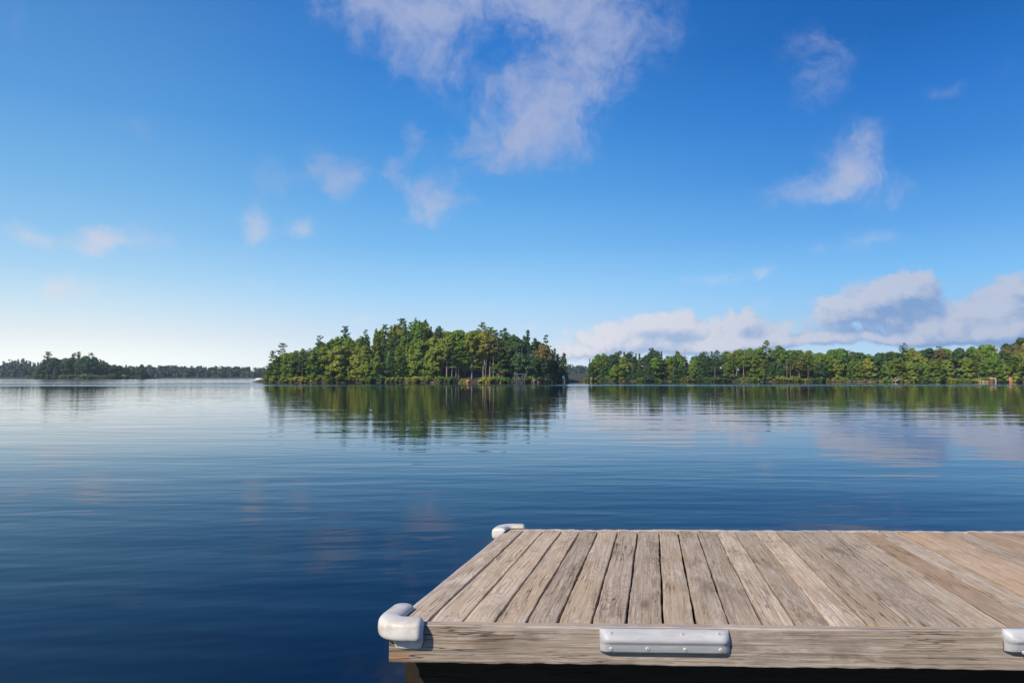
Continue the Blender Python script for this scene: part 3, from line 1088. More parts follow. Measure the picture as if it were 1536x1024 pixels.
for k in range(62):
    px = 398 + 450 * (k + random.random() * .8) / 62
    Y = 152
    for _ in range(3): Y = shore_y(ISL, x_at(px, Y)) + random.uniform(-.1, .35)
    if 685 < px < 712: continue
    sh = px > 770
    mat = random.choice(['dark', 'dark', 'mid'] if sh else ['mid', 'mid', 'yellow', 'mid', 'dark'])  # shade at this end goes into darker shrub foliage
    lab = ("low dark shrub at the waterline of the island's shaded end" if sh else "low leafy shrub overhanging the island's sunny waterline")
    bush(px, Y, random.uniform(.55, 1.25), mat, lab, lab.replace('shrub', 'shrubs'))
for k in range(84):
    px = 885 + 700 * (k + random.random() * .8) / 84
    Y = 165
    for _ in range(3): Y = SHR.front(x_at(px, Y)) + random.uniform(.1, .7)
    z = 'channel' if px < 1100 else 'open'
    mat = random.choice(['dark', 'mid', 'dark'] if px < 1100 else ['mid', 'mid', 'yellow', 'dark'])  # darker foliage also carries the shade of the channel end
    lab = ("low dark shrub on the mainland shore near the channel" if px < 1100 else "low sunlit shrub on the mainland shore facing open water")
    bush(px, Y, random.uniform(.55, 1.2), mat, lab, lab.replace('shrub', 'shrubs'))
for k in range(22):
    px = 42 + 184 * (k + random.random() * .8) / 22
    Y = 345
    for _ in range(3): Y = shore_y(SML, x_at(px, Y)) + .6
    lab = "low dark shrub at the waterline of the small far islet"
    bush(px, Y, random.uniform(1.0, 2.0), random.choice(['dark', 'mid', 'blue']), lab, lab.replace('shrub', 'shrubs'), land=SML)
bush(729, 147.5, 1.25, 'yellow', "bright lime-green round shrub on the bank below the hut", wide=1.25)
bush(694, 146.6, 1.0, 'yellow', "deep-lime shrub at the water beside the split boulder", wide=1.0)
bush(1032, 170.5, 1.0, 'rust', "wide tan shrub by the mainland water below the dead pole", wide=1.8)
bush(881, 186, 1.0, 'rust', "tan shrub at the very tip of the mainland by the channel", wide=1.2)

ROCKS = []
for i in range(5):
    r = np.random.default_rng(700 + i)
    bm = bmesh.new()
    bmesh.ops.create_icosphere(bm, subdivisions=3, radius=1)
    ks = r.normal(size=(7, 3))
    for v in bm.verts:
        d = v.co.normalized()
        q = 1.0
        for kk in ks:
            kk = kk / np.linalg.norm(kk)
            q = min(q, .72 + .5 * max(0, 1 - max(0, d.dot(Vector(kk)) - .55) * 2.2))
        v.co = d * q * (1 + .05 * math.sin(9 * d.x + i) * math.cos(7 * d.z))
        v.co.z *= .62
    me = bpy.data.meshes.new('boulder')
    bm.to_mesh(me)
    bm.free()
    me.materials.append(M['rock'])
    ROCKS.append(me)


def boulder(px, Y, w, hh, mat, label, group=None, sink=.3, dz=0.0):
    o = bpy.data.objects.new('boulder', ROCKS[random.randrange(5)])
    COL.objects.link(o)
    o.material_slots[0].link = 'OBJECT'
    o.material_slots[0].material = M[mat]
    o.location = (x_at(px, Y), Y, hh * (1 - sink) * .5 + dz)
    o.scale = (w / 2, w / 2 * random.uniform(.7, 1), hh)
    o.rotation_euler = (0, 0, random.uniform(0, 6.28))
    tag(o, label, 'boulder', group)


for k in range(22):
    px = 560 + 280 * (k + random.random()) / 22
    Y = 150
    for _ in range(3): Y = shore_y(ISL, x_at(px, Y)) - .15
    lab = "low brown rock at the water's edge of the large wooded island"
    boulder(px, Y, random.uniform(.7, 1.7), random.uniform(.2, .45), 'rock', lab, "low brown rocks round the large wooded island")
for k in range(46):
    px = 1240 + 130 * (k + random.random()) / 46 if k < 26 else random.uniform(900, 1560)
    Y = 160
    for _ in range(3): Y = SHR.front(x_at(px, Y)) - .1
    if k < 26:
        lab = "flat brown ledge rock on the mainland shore under the fallen logs"
        boulder(px, Y, random.uniform(1.2, 2.8), random.uniform(.22, .5), 'rock', lab, "flat ledge rocks under the fallen logs")
    else:
        lab = "scattered low brown rock along the mainland waterline"
        boulder(px, Y, random.uniform(.8, 2.0), random.uniform(.15, .35), 'rock', lab, "scattered low rocks on the mainland waterline")
boulder(702, 145.8, 1.1, .85, 'orange_rock', "tan split boulder in the water below the reddish bare trunk", sink=.2)
boulder(648, 146.2, 1.1, .35, 'rock', "long pinkish rock jutting into the water below the drooping tree", sink=.2)
boulder(656, 146.5, .8, .5, 'rock', "small upright pinkish rock below the bright drooping tree", sink=.2)
boulder(801, 149.0, .6, .9, 'rock', "narrow upright reddish rock on the island's shaded shore", sink=.1)
boulder(807, 149.0, .6, .35, 'rock', "small dull rock just beside the upright reddish rock", sink=.1)
boulder(99, 342.0, 1.2, 1.1, 'orange_rock', "small orange rock showing on the small far islet's dark shore", sink=.1)
boulder(1068, 171.0, .9, .8, 'orange_rock', "lone bright orange boulder on the dark mainland shore", sink=.1)
boulder(1078, 171.0, .45, .45, 'pale_rock', "small grey stone next to the lone orange boulder", sink=.1)
boulder(1486, 154.2, 1.15, .62, 'orange_rock', "orange boulder perched on two stones by the mainland water", sink=0, dz=.55)
boulder(1491.5, 154.3, .85, .5, 'pale_rock', "pale boulder leaning on the perched orange boulder", sink=0, dz=.6)
boulder(1486.5, 153.9, .8, .6, 'rock', "brown stone holding up the perched orange boulder", sink=.2)
boulder(1492.5, 153.9, .5, .7, 'pale_rock', "pale upright stone under the pale perched boulder", sink=.2)
boulder(1469.5, 154.0, .5, .5, 'pale_rock', "yellowish stone first in the row of three by the water", sink=.2)
boulder(1474, 154.0, .7, .5, 'pale_rock', "whitish block stone in the middle of the row of three", sink=.2)
boulder(1479.5, 154.0, .8, .5, 'orange_rock', "pinkish stone last in the row of three by the water", sink=.2)
boulder(1515, 153.0, .95, 1.2, 'orange_rock', "tall orange boulder beside a lower orange slab", sink=.2)
boulder(1523, 153.2, 1.3, .62, 'orange_rock', "low orange slab next to the tall orange boulder", sink=.1)
boulder(1535, 152.6, .8, .5, 'rock', "dull brown rock after the low orange slab", sink=.2)
boulder(887, 184.5, .6, .6, 'pale_rock', "small white stone on the mainland's dark tip", sink=0, dz=.5)


# ------------------------------------------------------------------ small built things across the water
def box(bm, x0, x1, y0, y1, z0, z1):
    v = [bm.verts.new((x, y, z)) for z in (z0, z1) for x, y in ((x0, y0), (x1, y0), (x1, y1), (x0, y1))]
    for f in ((3, 2, 1, 0), (4, 5, 6, 7), (0, 1, 5, 4), (1, 2, 6, 5), (2, 3, 7, 6), (3, 0, 4, 7)):
        bm.faces.new([v[i] for i in f])


def bx(name, x0, x1, y0, y1, z0, z1, mat, parent):
    bm = bmesh.new()
    box(bm, x0, x1, y0, y1, z0, z1)
    return bm_obj(name, bm, mat, parent)


def build_boat():
    Y = 225
    e = empty('boat', (x_at(389, Y), Y, 0), 0)
    vs, fs = [], []
    n, mq = 16, 8
    for i in range(n + 1):
        t = i / n * 2 - 1
        w = .75 * (1 - abs(t) ** 2.4)
        for j in range(mq + 1):
            a = math.pi * j / mq
            vs.append((t * 1.55, -w * math.cos(a), -.15 + (.45 + .1 * t * t) * (1 - abs(math.sin(a)) ** .7)))
    for i in range(n):
        for j in range(mq):
            k = i * (mq + 1) + j
            fs.append((k, k + 1, k + mq + 2, k + mq + 1))
    mesh_obj('hull', vs, fs, mat_plain('pink_hull', (.62, .42, .36), .5), e, True)
    vs, fs = [], []
    for i in range(n + 1):
        t = i / n * 2 - 1
        w = .76 * (1 - abs(t) ** 2.4)
        for j in range(mq + 1):
            a = math.pi * j / mq
            vs.append((t * 1.5, -w * math.cos(a), .30 + .45 * (1 - t * t) ** .6 * math.sin(a)))
    for i in range(n):
        for j in range(mq):
            k = i * (mq + 1) + j
            fs.append((k, k + 1, k + mq + 2, k + mq + 1))
    mesh_obj('cover', vs, fs, M['white'], e, True)
    tag(e, "small white-topped boat afloat off the island's tapering end", 'boat')


build_boat()


def build_hut():
    Y = 150
    for _ in range(3): Y = shore_y(ISL, x_at(750.5, Y)) + 2.6
    x = x_at(750.5, Y)
    z = ISL.z(x, Y)
    print('HUT', Y, z, z_at(565, Y), z_at(558.5, Y))
    e = empty('hut', (x, Y, z))
    wall = mat_plain('red_brown_boards', (.26, .115, .10), .8, 0, .3, 3)
    roof = mat_plain('roof_shingles', (.11, .085, .07), .9, 0, .3, 4)
    z0 = z_at(565, Y) - z
    z1 = z_at(558.5, Y) - z
    bx('foundation', -.85, .85, 0, 2.2, -1.5, z0, mat_plain('dark_footing', (.05, .045, .04), .9), e)
    bx('wall', -.9, .9, -.05, 2.25, z0 + .16, z1, wall, e)
    bx('sill', -1.05, 1.0, -.25, -.05, z0, z0 + .15, mat_plain('pale_trim', (.55, .48, .36), .7), e)
    bm = bmesh.new()
    v = [bm.verts.new(q) for q in ((-1.1, -.3, z1), (1.1, -.3, z1), (1.1, 2.5, z1), (-1.1, 2.5, z1), (-1.1, 1.1, z1 + .7), (1.1, 1.1, z1 + .7))]
    for f in ((0, 1, 5, 4), (2, 3, 4, 5), (0, 4, 3), (1, 2, 5), (3, 2, 1, 0)):
        bm.faces.new([v[i] for i in f])
    bm_obj('roof', bm, roof, e)
    tag(e, "small reddish-brown hut with a pale sill among the island's trees", 'hut')


build_hut()


def build_far_dock():
    Y = 147.5
    e = empty('boat_dock', (x_at(777, Y), Y, 0))
    gw = mat_plain('grey_timber', (.10, .10, .11), .8, 0, .3, 3)
    pale = mat_plain('pale_timber', (.16, .165, .20), .7, 0, .2, 3)
    bx('deck', -.85, .75, -.3, 1.3, .62, .75, pale, e)
    bx('step', -1.1, .9, -.5, 1.6, .16, .3, gw, e)
    for q in (-.8, -.35, 1.35): bx('post', q, q + .12, -.28, -.16, -.4, 1.75 if q > -.6 else 2.1, gw, e)
    bx('rail', -.2, 1.9, -.3, -.18, 1.86, 1.96, pale, e)
    bm = bmesh.new()
    tube(bm, [Vector((-.75, .1, 2.35)), Vector((.25, -.1, .8))], [.13, .13], 6)
    bm_obj('ramp', bm, pale, e)
    tag(e, "weathered grey boat dock with rail and slanted ramp in the island's shade", 'dock')


build_far_dock()


def build_post():
    Y = 188
    o = bx('mooring_post', -.14, .14, -.14, .14, -.8, 1.05, M['white'], None)
    o.location = (x_at(852, Y), Y, 0)
    bm = bmesh.new()
    bm.from_mesh(o.data)
    bmesh.ops.bevel(bm, geom=bm.edges[:], offset=.04, segments=2, affect='EDGES')
    bm.to_mesh(o.data)
    bm.free()
    tag(o, "short white mooring post standing in the channel by the island", 'post')
    Y = 160
    e = empty('chair', (x_at(846.5, Y), Y, .45), .6)
    bx('seat', -.3, .3, -.3, .3, .38, .44, M['white'], e)
    bx('backrest', -.3, .3, .3, .36, .44, 1.1, M['white'], e)
    for sx in (-.27, .21):
        for sy in (-.28, .22): bx('leg', sx, sx + .06, sy, sy + .06, -.4, .38, M['white'], e)
    tag(e, "white chair on the dark rocks at the island's channel tip", 'chair')


build_post()


# ------------------------------------------------------------------ far wood: one mass along the far shore
def build_far():
    r = np.random.default_rng(11)
    top = silhouette([(-900, 536), (-200, 535), (0, 538), (30, 537), (55, 541), (110, 546), (200, 547), (300, 548), (400, 550), (560, 551), (800, 551), (852, 546), (872, 546), (890, 549), (1000, 553), (1300, 556), (2400, 556)])
    out = []
    for k in range(2000):
        px = r.uniform(-480, 1000)
        row = r.uniform(0, 1)
        Y = 446 + 50 * row
        x = x_at(px, Y)
        h = (z_at(top(px), Y)) * (.5 + .5 * row) * r.uniform(.94, 1.02)
        con = r.random() < .3
        w = r.uniform(2.0, 3.2) * (.75 if con else 1.15)
        n = 80
        t = r.uniform(0, 1, n)
        a = r.uniform(0, 6.28, n)
        rr = w * ((1 - t) * .9 + .1 if con else np.sin(np.pi * (t * .8 + .15)) ** .6) * r.uniform(.6, 1, n)
        P = np.stack([x + np.cos(a) * rr, Y + np.sin(a) * rr, h * (.08 + .92 * t)], 1)
        N = np.stack([np.cos(a), np.sin(a), np.full(n, .5)], 1) + r.normal(size=(n, 3)) * .3
        out.append(leafquads(P, N, r.uniform(.8, 1.4, n), r))
    me = quads_mesh('far_wood', np.concatenate(out), M['far'])
    o = bpy.data.objects.new('far_wood', me)
    COL.objects.link(o)
    tag(o, "blue-green band of distant forest along the far shore", kind='stuff')
    vs, fs = [], []
    nx = 60
    for i in range(nx + 1):
        px = -490 + 2490 * i / nx
        for Y, z in ((441, -.4), (446, .5), (480, 2.4), (518, 3.0)):
            vs.append((x_at(px, Y), Y, z))
    for i in range(nx):
        for j in range(3):
            k = i * 4 + j
            fs.append((k, k + 4, k + 5, k + 1))
    tag(mesh_obj('far_shore', vs, fs, M['soil'], smooth=True), kind='structure')


build_far()

# ------------------------------------------------------------------ dock
VP2 = ray(979.5, 612).normalized()            # where the planks run to
VP1 = ray(-21700, 705).normalized()           # where the front edge runs to
NRM = VP1.cross(VP2).normalized()
if NRM.z < 0: NRM = -NRM
P0 = at_depth(640, 936.5, 2.86)


def on_deck(px, py):
    d = ray(px, py)
    return CP + d * ((P0 - CP).dot(NRM) / d.dot(NRM))


CORNER = on_deck(584, 935.8)
EX = (on_deck(1500, 946) - CORNER).normalized()
EY = NRM.cross(EX).normalized()
DM = Matrix(((EX.x, EY.x, NRM.x, CORNER.x), (EX.y, EY.y, NRM.y, CORNER.y), (EX.z, EY.z, NRM.z, CORNER.z), (0, 0, 0, 1)))
DI = DM.inverted()
loc = lambda p: DI @ p
A0, A1 = loc(on_deck(980, 900)), loc(on_deck(980, 800))
GD = (A1 - A0); GD.z = 0
GD.normalize()                                # grain direction in the deck plane
SK = math.atan2(GD.x, GD.y)                   # skew of the planks from square
BACKY = loc(on_deck(900, 795.0)).y
seam_px = [785.7, 815.5, 843.4, 870.5, 897.4, 927, 956.7, 988.5, 1016.4, 1044.9, 1073.3, 1101, 1131, 1163, 1198, 1247, 1281, 1312, 1346, 1378, 1415, 1451, 1486, 1519]


def front_x(p):                               # slide a deck point along the grain to y = 0
    q = loc(p)
    return q.x - GD.x / GD.y * q.y


def front_px(px, py):                         # local point on the front fascia plane (y = 0)
    d = ray(px, py)
    n = EY
    p = CP + d * ((CORNER - CP).dot(n) / d.dot(n))
    return loc(p)


seams = [front_x(on_deck(px, 795.0 + (px - 785) * .004)) for px in seam_px]
avg = (seams[14] - seams[0]) / 14
while len(seams) < 38: seams.append(seams[-1] + avg * random.uniform(.95, 1.1))
RIGHT = seams[-1]
FASC = front_px(900, 997).z                   # bottom of the fascia
FT = .05                                      # board thickness
print('DECK', 'corner', CORNER[:], 'skew', math.degrees(SK), 'backY', BACKY, 'avg plank', avg, 'fascia', FASC, 'right', RIGHT, 'n', NRM[:])

wl, wm, wd = (0.70, 0.572, 0.425), (0.45, 0.338, 0.226), (0.17, 0.115, 0.068)
M['plank'] = mat_wood('weathered_planks', 1, wl, wm, wd, (0.45, 0.32, 0.19), .58, .62)
M['plank_warm'] = mat_wood('brown_weathered_planks', 1, (0.64, 0.48, 0.335), (0.45, 0.30, 0.175), (0.20, 0.12, 0.062), (0.46, 0.295, 0.16), .6)
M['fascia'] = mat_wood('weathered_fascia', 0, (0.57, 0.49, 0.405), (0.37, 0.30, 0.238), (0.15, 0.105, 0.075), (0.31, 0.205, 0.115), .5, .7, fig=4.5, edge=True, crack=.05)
M['side'] = mat_wood('weathered_side', 1, (0.60, 0.52, 0.44), (0.46, 0.38, 0.31), (0.25, 0.19, 0.14), (0.42, 0.30, 0.19), .35)
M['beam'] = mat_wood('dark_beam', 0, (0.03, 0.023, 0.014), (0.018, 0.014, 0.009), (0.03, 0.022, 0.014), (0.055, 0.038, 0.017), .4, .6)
M['beam_end'] = M['beam']
M['black'] = mat_plain('black_float', (.012, .012, .013), .6)
M['plastic'] = None


def mat_plastic():
    m, b, out = new_mat('white_fender_plastic')
    tc = b.node('ShaderNodeTexCoord').outputs['Object']
    n = b.noise(tc, 14, 5, .6)
    n2 = b.noise(b.v('MULTIPLY', tc, (6, 6, 22)), 1.0, 4, .6)
    col = b.mix(b.mr(n, .42, .66, 0, .85), (.66, .635, .59, 1), (.50, .45, .36, 1))
    col = b.mix(b.mr(n2, .55, .66, 0, .6), col, (.36, .33, .28, 1))
    bp = b.node('ShaderNodeBump')
    bp.inputs['Strength'].default_value = .25
    bp.inputs['Distance'].default_value = .004
    b.put(bp.inputs['Height'], b.noise(tc, 9, 4, .55))
    p = principled(b, out, **{'Base Color': col, 'Roughness': .48, 'Normal': bp.outputs[0]})
    p.inputs['Subsurface Weight'].default_value = 0.0
    return m


def mat_alloy():
    m, b, out = new_mat('grey_bumper')
    tc = b.node('ShaderNodeTexCoord').outputs['Object']
    n = b.noise(b.v('MULTIPLY', tc, (5, 30, 30)), 1.0, 5, .6)
    n2 = b.noise(b.v('MULTIPLY', tc, (16, 60, 60)), 1.0, 4, .65)
    col = b.mix(b.mr(n, .35, .7), (.38, .385, .39, 1), (.53, .53, .525, 1))
    col = b.mix(b.mr(n2, .58, .68, 0, .5), col, (.40, .33, .25, 1))
    principled(b, out, **{'Base Color': col, 'Roughness': b.mr(n2, .3, .7, .36, .55), 'Metallic': .0})
    return m


M['plastic'] = mat_plastic()
M['alloy'] = mat_alloy()
M['screw'] = mat_plain('screw_steel', (.62, .59, .52), .4, .3)
M['screw_dark'] = mat_plain('screw_socket', (.03, .028, .025), .6)

DOCK = empty('dock')
DOCK.matrix_world = DM
tag(DOCK, "weathered grey-brown wooden dock with white corner fenders floating on the lake", 'dock')


def plank(x0, x1, y0f, y1, mat, name='plank', th=.04, jit=.0016, seed=0, zoff=0.0):
    """board whose long axis follows GD; x0,x1 at y=0; ends cut along the front edge"""
    r = random.Random(seed)
    w = (x1 - x0) * math.cos(SK)
    L = (y1 - y0f) / math.cos(SK)
    n = 40
    c = .004
    prof = [(-1, -th), (-1, -c), (-1 + 2 * c * .35 / w, -c * .3), (-1 + 2 * c / w, 0), (-.4, .0006), (.0, .001), (.4, .0006), (1 - 2 * c / w, 0), (1 - 2 * c * .35 / w, -c * .3), (1, -c), (1, -th)]
    ph = [r.uniform(0, 6.28) for _ in range(6)]
    vs, fs = [], []
    np_ = len(prof)
    bowz = r.uniform(-.0015, .0015)
    for i in range(n + 1):
        t = i / n
        yy = t * L
        el = jit * (math.sin(yy * 7 + ph[0]) + .6 * math.sin(yy * 19 + ph[1]) + .4 * math.sin(yy * 47 + ph[4]))
        er = jit * (math.sin(yy * 6 + ph[2]) + .6 * math.sin(yy * 23 + ph[3]) + .4 * math.sin(yy * 43 + ph[5]))
        zz = bowz * math.sin(t * 6 + ph[0]) + zoff
        endr = .003 * max(0, 1 - min(t, 1 - t) * 60)
        for u, z in prof:
            lx = u * w / 2 + (el if u < 0 else er) * abs(u)
            skew = -lx * math.tan(SK)
            vs.append((lx, yy + skew, z + zz - (endr if z > -th * .5 else 0)))
    for i in range(n):
        for j in range(np_ - 1):
            k = i * np_ + j
            fs.append((k, k + 1, k + np_ + 1, k + np_))
        k = i * np_
        fs.append((k + np_ - 1, k, k + np_, k + 2 * np_ - 1))
    fs.append(tuple(range(np_ - 1, -1, -1))[::-1])
    fs.append(tuple(range(n * np_, (n + 1) * np_))[::-1])
    o = mesh_obj(name, vs, fs, mat, DOCK, False)
    xm = (x0 + x1) / 2
    o.location = (xm + math.tan(SK) * y0f, y0f, 0)
    o.rotation_euler = (0, 0, -SK)
    bm = bmesh.new()
    bm.from_mesh(o.data)
    bmesh.ops.recalc_face_normals(bm, faces=bm.faces)
    bm.to_mesh(o.data)
    bm.free()
    return o


GAP = .0092
LEFT = front_x(on_deck(612, 905.5))
print('LEFT', LEFT)
LEFT = .003
PY0, PY1 = FT + .003, BACKY - .006
prev = LEFT + .034
first = True
for i, s in enumerate(seams):
    last = i == len(seams) - 1
    g = GAP if i < 10 else GAP * .8
    warm = i in (17, 19, 20, 22, 23) or (i > 23 and i % 2 == 0)
    o = plank(prev + (0 if first else g / 2), s - g / 2, PY0, PY1 + random.uniform(-.004, .004), M['plank_warm' if warm else 'plank'], seed=i + 40, zoff=random.uniform(-.0015, .0015))
    first = False
    if warm: tag(o, "browner, less weathered plank")
    if i == 15: tag(o, "wide plank with a long crack")
    prev = s

# side board along the open edge (its pale top shows as a thin line)
SB = plank(LEFT - .002, LEFT + .031, FT + .003, BACKY - .002, M['side'], 'side_board', th=-FASC * .9, seed=5, jit=.001, zoff=-.003)


def board_x(name, x0, x1, y0, y1, z0, z1, mat, seed=0, jit=.0018, n=160, ch=.006):
    """board running along local x with worn edges"""
    r = random.Random(seed)
    ph = [r.uniform(0, 6.28) for _ in range(8)]
    prof = [(y0, z0 + ch), (y0, (z0 + z1) / 2), (y0, z1 - ch), (y0 + ch * .4, z1 - ch * .3), (y0 + ch, z1), (y1 - ch, z1), (y1, z1 - ch), (y1, z0), (y0 + ch, z0), (y0 + ch * .3, z0 + ch * .3)]
    m = len(prof)
    vs, fs = [], []
    L = x1 - x0
    for i in range(n + 1):
        x = L * i / n
        for j, (y, z) in enumerate(prof):
            top = z > (z0 + z1) / 2 + .01
            k = 1 if top else (-1 if z < (z0 + z1) / 2 - .01 else 0)
            dz = jit * (math.sin(x * 5 + ph[0 if top else 1]) + .7 * math.sin(x * 17 + ph[2 if top else 3]) + .8 * math.sin(x * 53 + ph[4 if top else 5]) + .5 * math.sin(x * 131 + ph[6])) * abs(k)
            if j in (2, 3, 9, 0): dz *= 1.5
            vs.append((x, y + jit * .8 * math.sin(x * 9 + ph[7] + z * 30), z + dz))
    for i in range(n):
        for j in range(m):
            k = i * m
            fs.append((k + j, k + m + j, k + m + (j + 1) % m, k + (j + 1) % m))
    fs.append(tuple(range(m)))
    fs.append(tuple(range(n * m, (n + 1) * m))[::-1])
    o = mesh_obj(name, vs, fs, mat, DOCK)
    o.location = (x0, 0, 0)
    bm = bmesh.new()
    bm.from_mesh(o.data)
    bmesh.ops.recalc_face_normals(bm, faces=bm.faces)
    bm.to_mesh(o.data)
    bm.free()
    return o


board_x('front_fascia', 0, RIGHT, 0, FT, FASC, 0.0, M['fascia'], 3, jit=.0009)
sh = GD.x / GD.y * BACKY
bf = board_x('back_fascia', sh + LEFT + .0, sh + RIGHT, BACKY, BACKY + FT, FASC, -.001, M['side'], 8)
bx0 = front_px(608, 1005).x - .035
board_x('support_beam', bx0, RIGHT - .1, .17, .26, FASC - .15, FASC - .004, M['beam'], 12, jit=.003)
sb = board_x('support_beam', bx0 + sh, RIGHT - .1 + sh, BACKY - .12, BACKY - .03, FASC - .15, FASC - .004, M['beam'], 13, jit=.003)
for q in range(5):
    x0 = bx0 + .12 + q * 1.15
    bm = bmesh.new()
    box(bm, x0, x0 + 1.12, .3, BACKY - .2, FASC - .5, FASC + .0)
    for v in bm.verts: v.co.x += math.tan(SK) * v.co.y
    bmesh.ops.bevel(bm, geom=bm.edges[:], offset=.04, segments=3, affect='EDGES')
    bm_obj('float', bm, M['black'], DOCK)
for q in range(7):
    x0 = bx0 + .05 + q * .85
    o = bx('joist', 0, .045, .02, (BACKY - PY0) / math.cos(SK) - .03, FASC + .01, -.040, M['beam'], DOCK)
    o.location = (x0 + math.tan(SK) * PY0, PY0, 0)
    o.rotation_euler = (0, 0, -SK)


def screw(parent, p, n, r=.0075):
    """pan-head screw: ring with a dark socket"""
    n = n.normalized()
    a = n.orthogonal().normalized()
    c = n.cross(a)
    bm = bmesh.new()
    seg = 14
    rings = []
    for rad, h in ((1, -.3), (1, .22), (.8, .42), (.36, .44), (.32, .1)):
        rings.append([bm.verts.new((a * math.cos(6.2832 * k / seg) + c * math.sin(6.2832 * k / seg)) * r * rad + n * r * h) for k in range(seg)])
    for q0, q1 in zip(rings, rings[1:]):
        for k in range(seg): bm.faces.new((q0[k], q0[(k + 1) % seg], q1[(k + 1) % seg], q1[k]))
    f = bm.faces.new(rings[-1])
    me = bpy.data.meshes.new('screw')
    bm.normal_update()
    f.material_index = 1
    bm.to_mesh(me)
    bm.free()
    me.materials.append(M['screw'])
    me.materials.append(M['screw_dark'])
    o = bpy.data.objects.new('screw', me)
    COL.objects.link(o)
    o.parent = parent
    o.location = p
    return o


def sweep(name, path, nrm, prof, mat, caps=5, capr=.03):
    """path: points in the deck plane; nrm: outward normals; prof: (outward, up) ring; rounded ends"""
    n = len(path)
    cx = sum(p[0] for p in prof) / len(prof)
    cz = sum(p[1] for p in prof) / len(prof)
    secs = []
    d0 = (path[0] - path[1]).normalized()
    d1 = (path[-1] - path[-2]).normalized()
    def ring(p, nn, s, sh=0):
        return [p + nn * (cx + (u - cx) * s) + Vector((0, 0, cz + (z - cz) * s)) for u, z in prof]
    for k in range(caps, 0, -1):
        a = k / caps * math.pi / 2
        secs.append(ring(path[0] + d0 * capr * math.sin(a), nrm[0], max(.25, .42 + .58 * math.cos(a))))
    for p, nn in zip(path, nrm): secs.append(ring(p, nn, 1))
    for k in range(1, caps + 1):
        a = k / caps * math.pi / 2
        secs.append(ring(path[-1] + d1 * capr * math.sin(a), nrm[-1], max(.25, .42 + .58 * math.cos(a))))
    bm = bmesh.new()
    R_ = [[bm.verts.new(v) for v in s] for s in secs]
    m = len(prof)
    for r0, r1 in zip(R_, R_[1:]):
        for k in range(m): bm.faces.new((r0[k], r0[(k + 1) % m], r1[(k + 1) % m], r1[k]))
    bm.faces.new(R_[0][::-1])
    bm.faces.new(R_[-1])
    bmesh.ops.recalc_face_normals(bm, faces=bm.faces)
    o = bm_obj(name, bm, mat, DOCK, True)
    sm = o.modifiers.new('smooth', 'SUBSURF')
    sm.levels = sm.render_levels = 2
    return o


def corner_path(c, da, la, db, lb, rad, seg=8):
    """from c + da*la round the corner c to c + db*lb; outward normals"""
    na = -db + da * da.dot(db)
    na.normalize()
    nb = -da + db * db.dot(da)
    nb.normalize()
    pts, ns = [], []
    k = 5
    for i in range(k):
        pts.append(c + da * (la + (rad - la) * i / k)); ns.append(na)
    for i in range(seg + 1):
        t = i / seg
        p = (c + da * rad) * (1 - t) ** 2 + c * 2 * t * (1 - t) + (c + db * rad) * t ** 2
        pts.append(p); ns.append((na * math.cos(t * math.pi / 2) + nb * math.sin(t * math.pi / 2)).normalized())
    for i in range(1, k + 1):
        pts.append(c + db * (rad + (lb - rad) * i / k)); ns.append(nb)
    return pts, ns


FPROF = [(.001, -.094), (.011, -.096), (.014, -.074), (.020, -.056), (.052, -.053), (.067, -.042), (.069, -.014), (.066, .012), (.053, .025),
         (.022, .031), (-.010, .031), (-.030, .022), (-.036, .006), (-.030, .001), (.001, .001), (.001, -.05)]
XV = Vector((1, 0, 0))
GV = Vector((GD.x, GD.y, 0))
c0 = Vector((LEFT - .002, 0, 0))
c0.x = max(0.0, c0.x) * 0 + 0.0
fl = front_px(628, 945).x
pts, ns = corner_path(Vector((0, 0, 0)), XV, fl, GV, .20, .075)
CF = sweep('corner_fender', pts, ns, FPROF, M['plastic'], capr=.022)
tag(CF, "white plastic corner fender with its lower screw flange in view")
for px, py in ((595, 962.5), (624, 962.0)):
    p = front_px(px, py)
    screw(CF, Vector((p.x, -.0155, p.z)), Vector((0, -1, 0)), .0062)

cb = GV * (BACKY / GD.y) + Vector((LEFT, FT, 0))
pts, ns = corner_path(cb + GV * .0, -GV, .15, XV, .125, .07)
CB = sweep('corner_fender', pts, ns, [(u, z + .004) for u, z in FPROF], M['plastic'], capr=.022)
tag(CB, "white corner fender at the far corner, showing over the planks")
for q in (.05, .10):
    screw(CB, cb + XV * q + Vector((0, -.016, .020)), Vector((0, -1, .6)), .006)


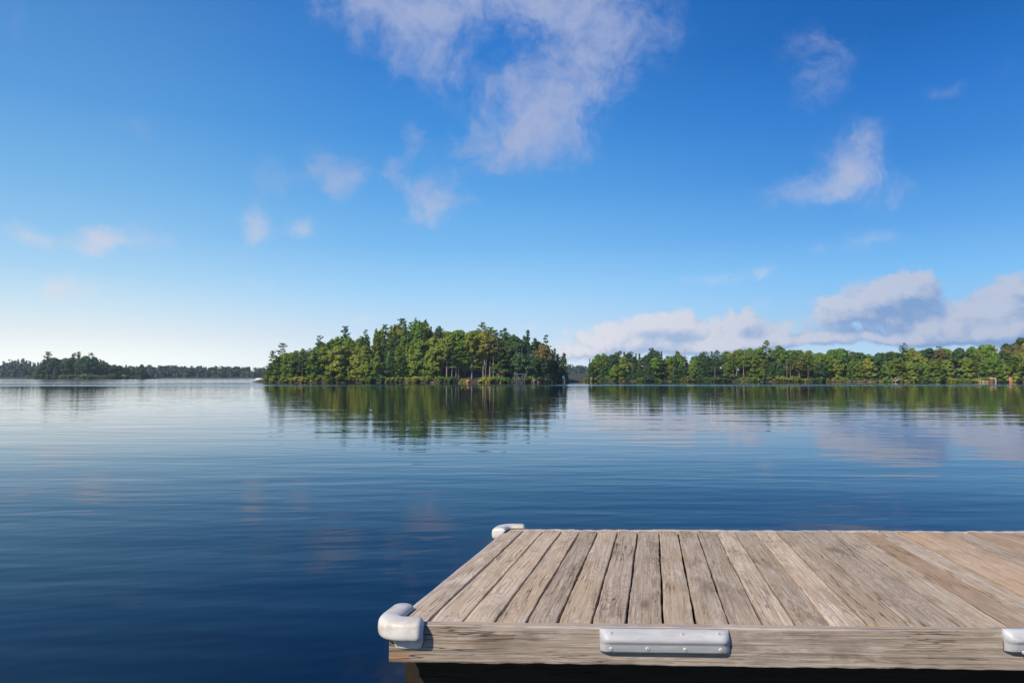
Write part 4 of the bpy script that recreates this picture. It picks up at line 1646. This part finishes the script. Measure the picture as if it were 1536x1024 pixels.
def bumper(px0, px1, screws, label):
    a, c = front_px(px0, 958), front_px(px1, 960)
    ztop, zbot = front_px((px0 + px1) / 2, 941.5).z, front_px((px0 + px1) / 2, 976.5).z
    H = ztop - zbot
    prof = [(.0, ztop), (.012, ztop - .002), (.022, ztop - .09 * H), (.034, ztop - .22 * H), (.042, ztop - .36 * H), (.043, ztop - .46 * H), (.039, ztop - .54 * H), (.034, ztop - .60 * H),
            (.032, ztop - .66 * H), (.0285, ztop - .92 * H), (.025, zbot + .002), (.0, zbot)]
    n = 16
    xs = [0, .004, .012, .024] + [.04 + (c.x - a.x - .08) * i / n for i in range(n + 1)] + [c.x - a.x - .024, c.x - a.x - .012, c.x - a.x - .004, c.x - a.x]
    L = c.x - a.x
    vs, fs = [], []
    m = len(prof)
    for x in xs:
        e = min(x, L - x)
        s = min(1, .38 + .62 * math.sin(min(1, e / .03) * math.pi / 2))
        for u, z in prof: vs.append((x, -u * s, z + (-.004 * (1 - s) if z > (ztop + zbot) / 2 else 0)))
    k = len(xs)
    for i in range(k - 1):
        for j in range(m): fs.append((i * m + j, (i + 1) * m + j, (i + 1) * m + (j + 1) % m, i * m + (j + 1) % m))
    fs.append(tuple(range(m))); fs.append(tuple(range((k - 1) * m, k * m))[::-1])
    o = mesh_obj('bumper', vs, fs, M['alloy'], DOCK, True)
    bm = bmesh.new(); bm.from_mesh(o.data); bmesh.ops.recalc_face_normals(bm, faces=bm.faces); bm.to_mesh(o.data); bm.free()
    o.location = (a.x, 0, 0)
    tag(o, label)
    for px, py in screws:
        p = front_px(px, py)
        f = (ztop - p.z) / H
        up = f < .5
        u = np.interp(f, [q for q in [(ztop - z) / H for _, z in prof]][:-1], [u for u, _ in prof][:-1])
        screw(o, Vector((p.x - a.x, -float(u), p.z)), Vector((0, -1, .75 if up else -.1)), .0078)
    return o


bumper(899.5, 1093, [(915.5, 945.5), (1021.5, 947), (1076, 947), (915.5, 969), (969.5, 969), (1025.5, 970), (1078.5, 970.5)], "long grey bumper screwed to the front board")
bumper(1503.5, 1697, [(1529, 951.5), (1529, 974.5), (1583, 975), (1640, 952), (1640, 976), (1690, 976)], "grey bumper cut off by the picture's edge")


# ------------------------------------------------------------------ haze
bm = bmesh.new()
box(bm, -640, 640, -70, 530, -6, 40)
m, b, out = new_mat('haze')
pv = b.node('ShaderNodeVolumePrincipled')
pv.inputs['Color'].default_value = (0.80, 0.88, 1.0, 1)
pv.inputs['Density'].default_value = 0.00027
pv.inputs['Anisotropy'].default_value = 0.2
b.l.new(pv.outputs[0], out.inputs['Volume'])
hz = bm_obj('haze', bm, m)
tag(hz, kind='stuff')
from collections import Counter
print('TREES', COUNT[0], Counter(o.name.split('.')[0] for o in S.objects if o.get('label') and not o.parent))
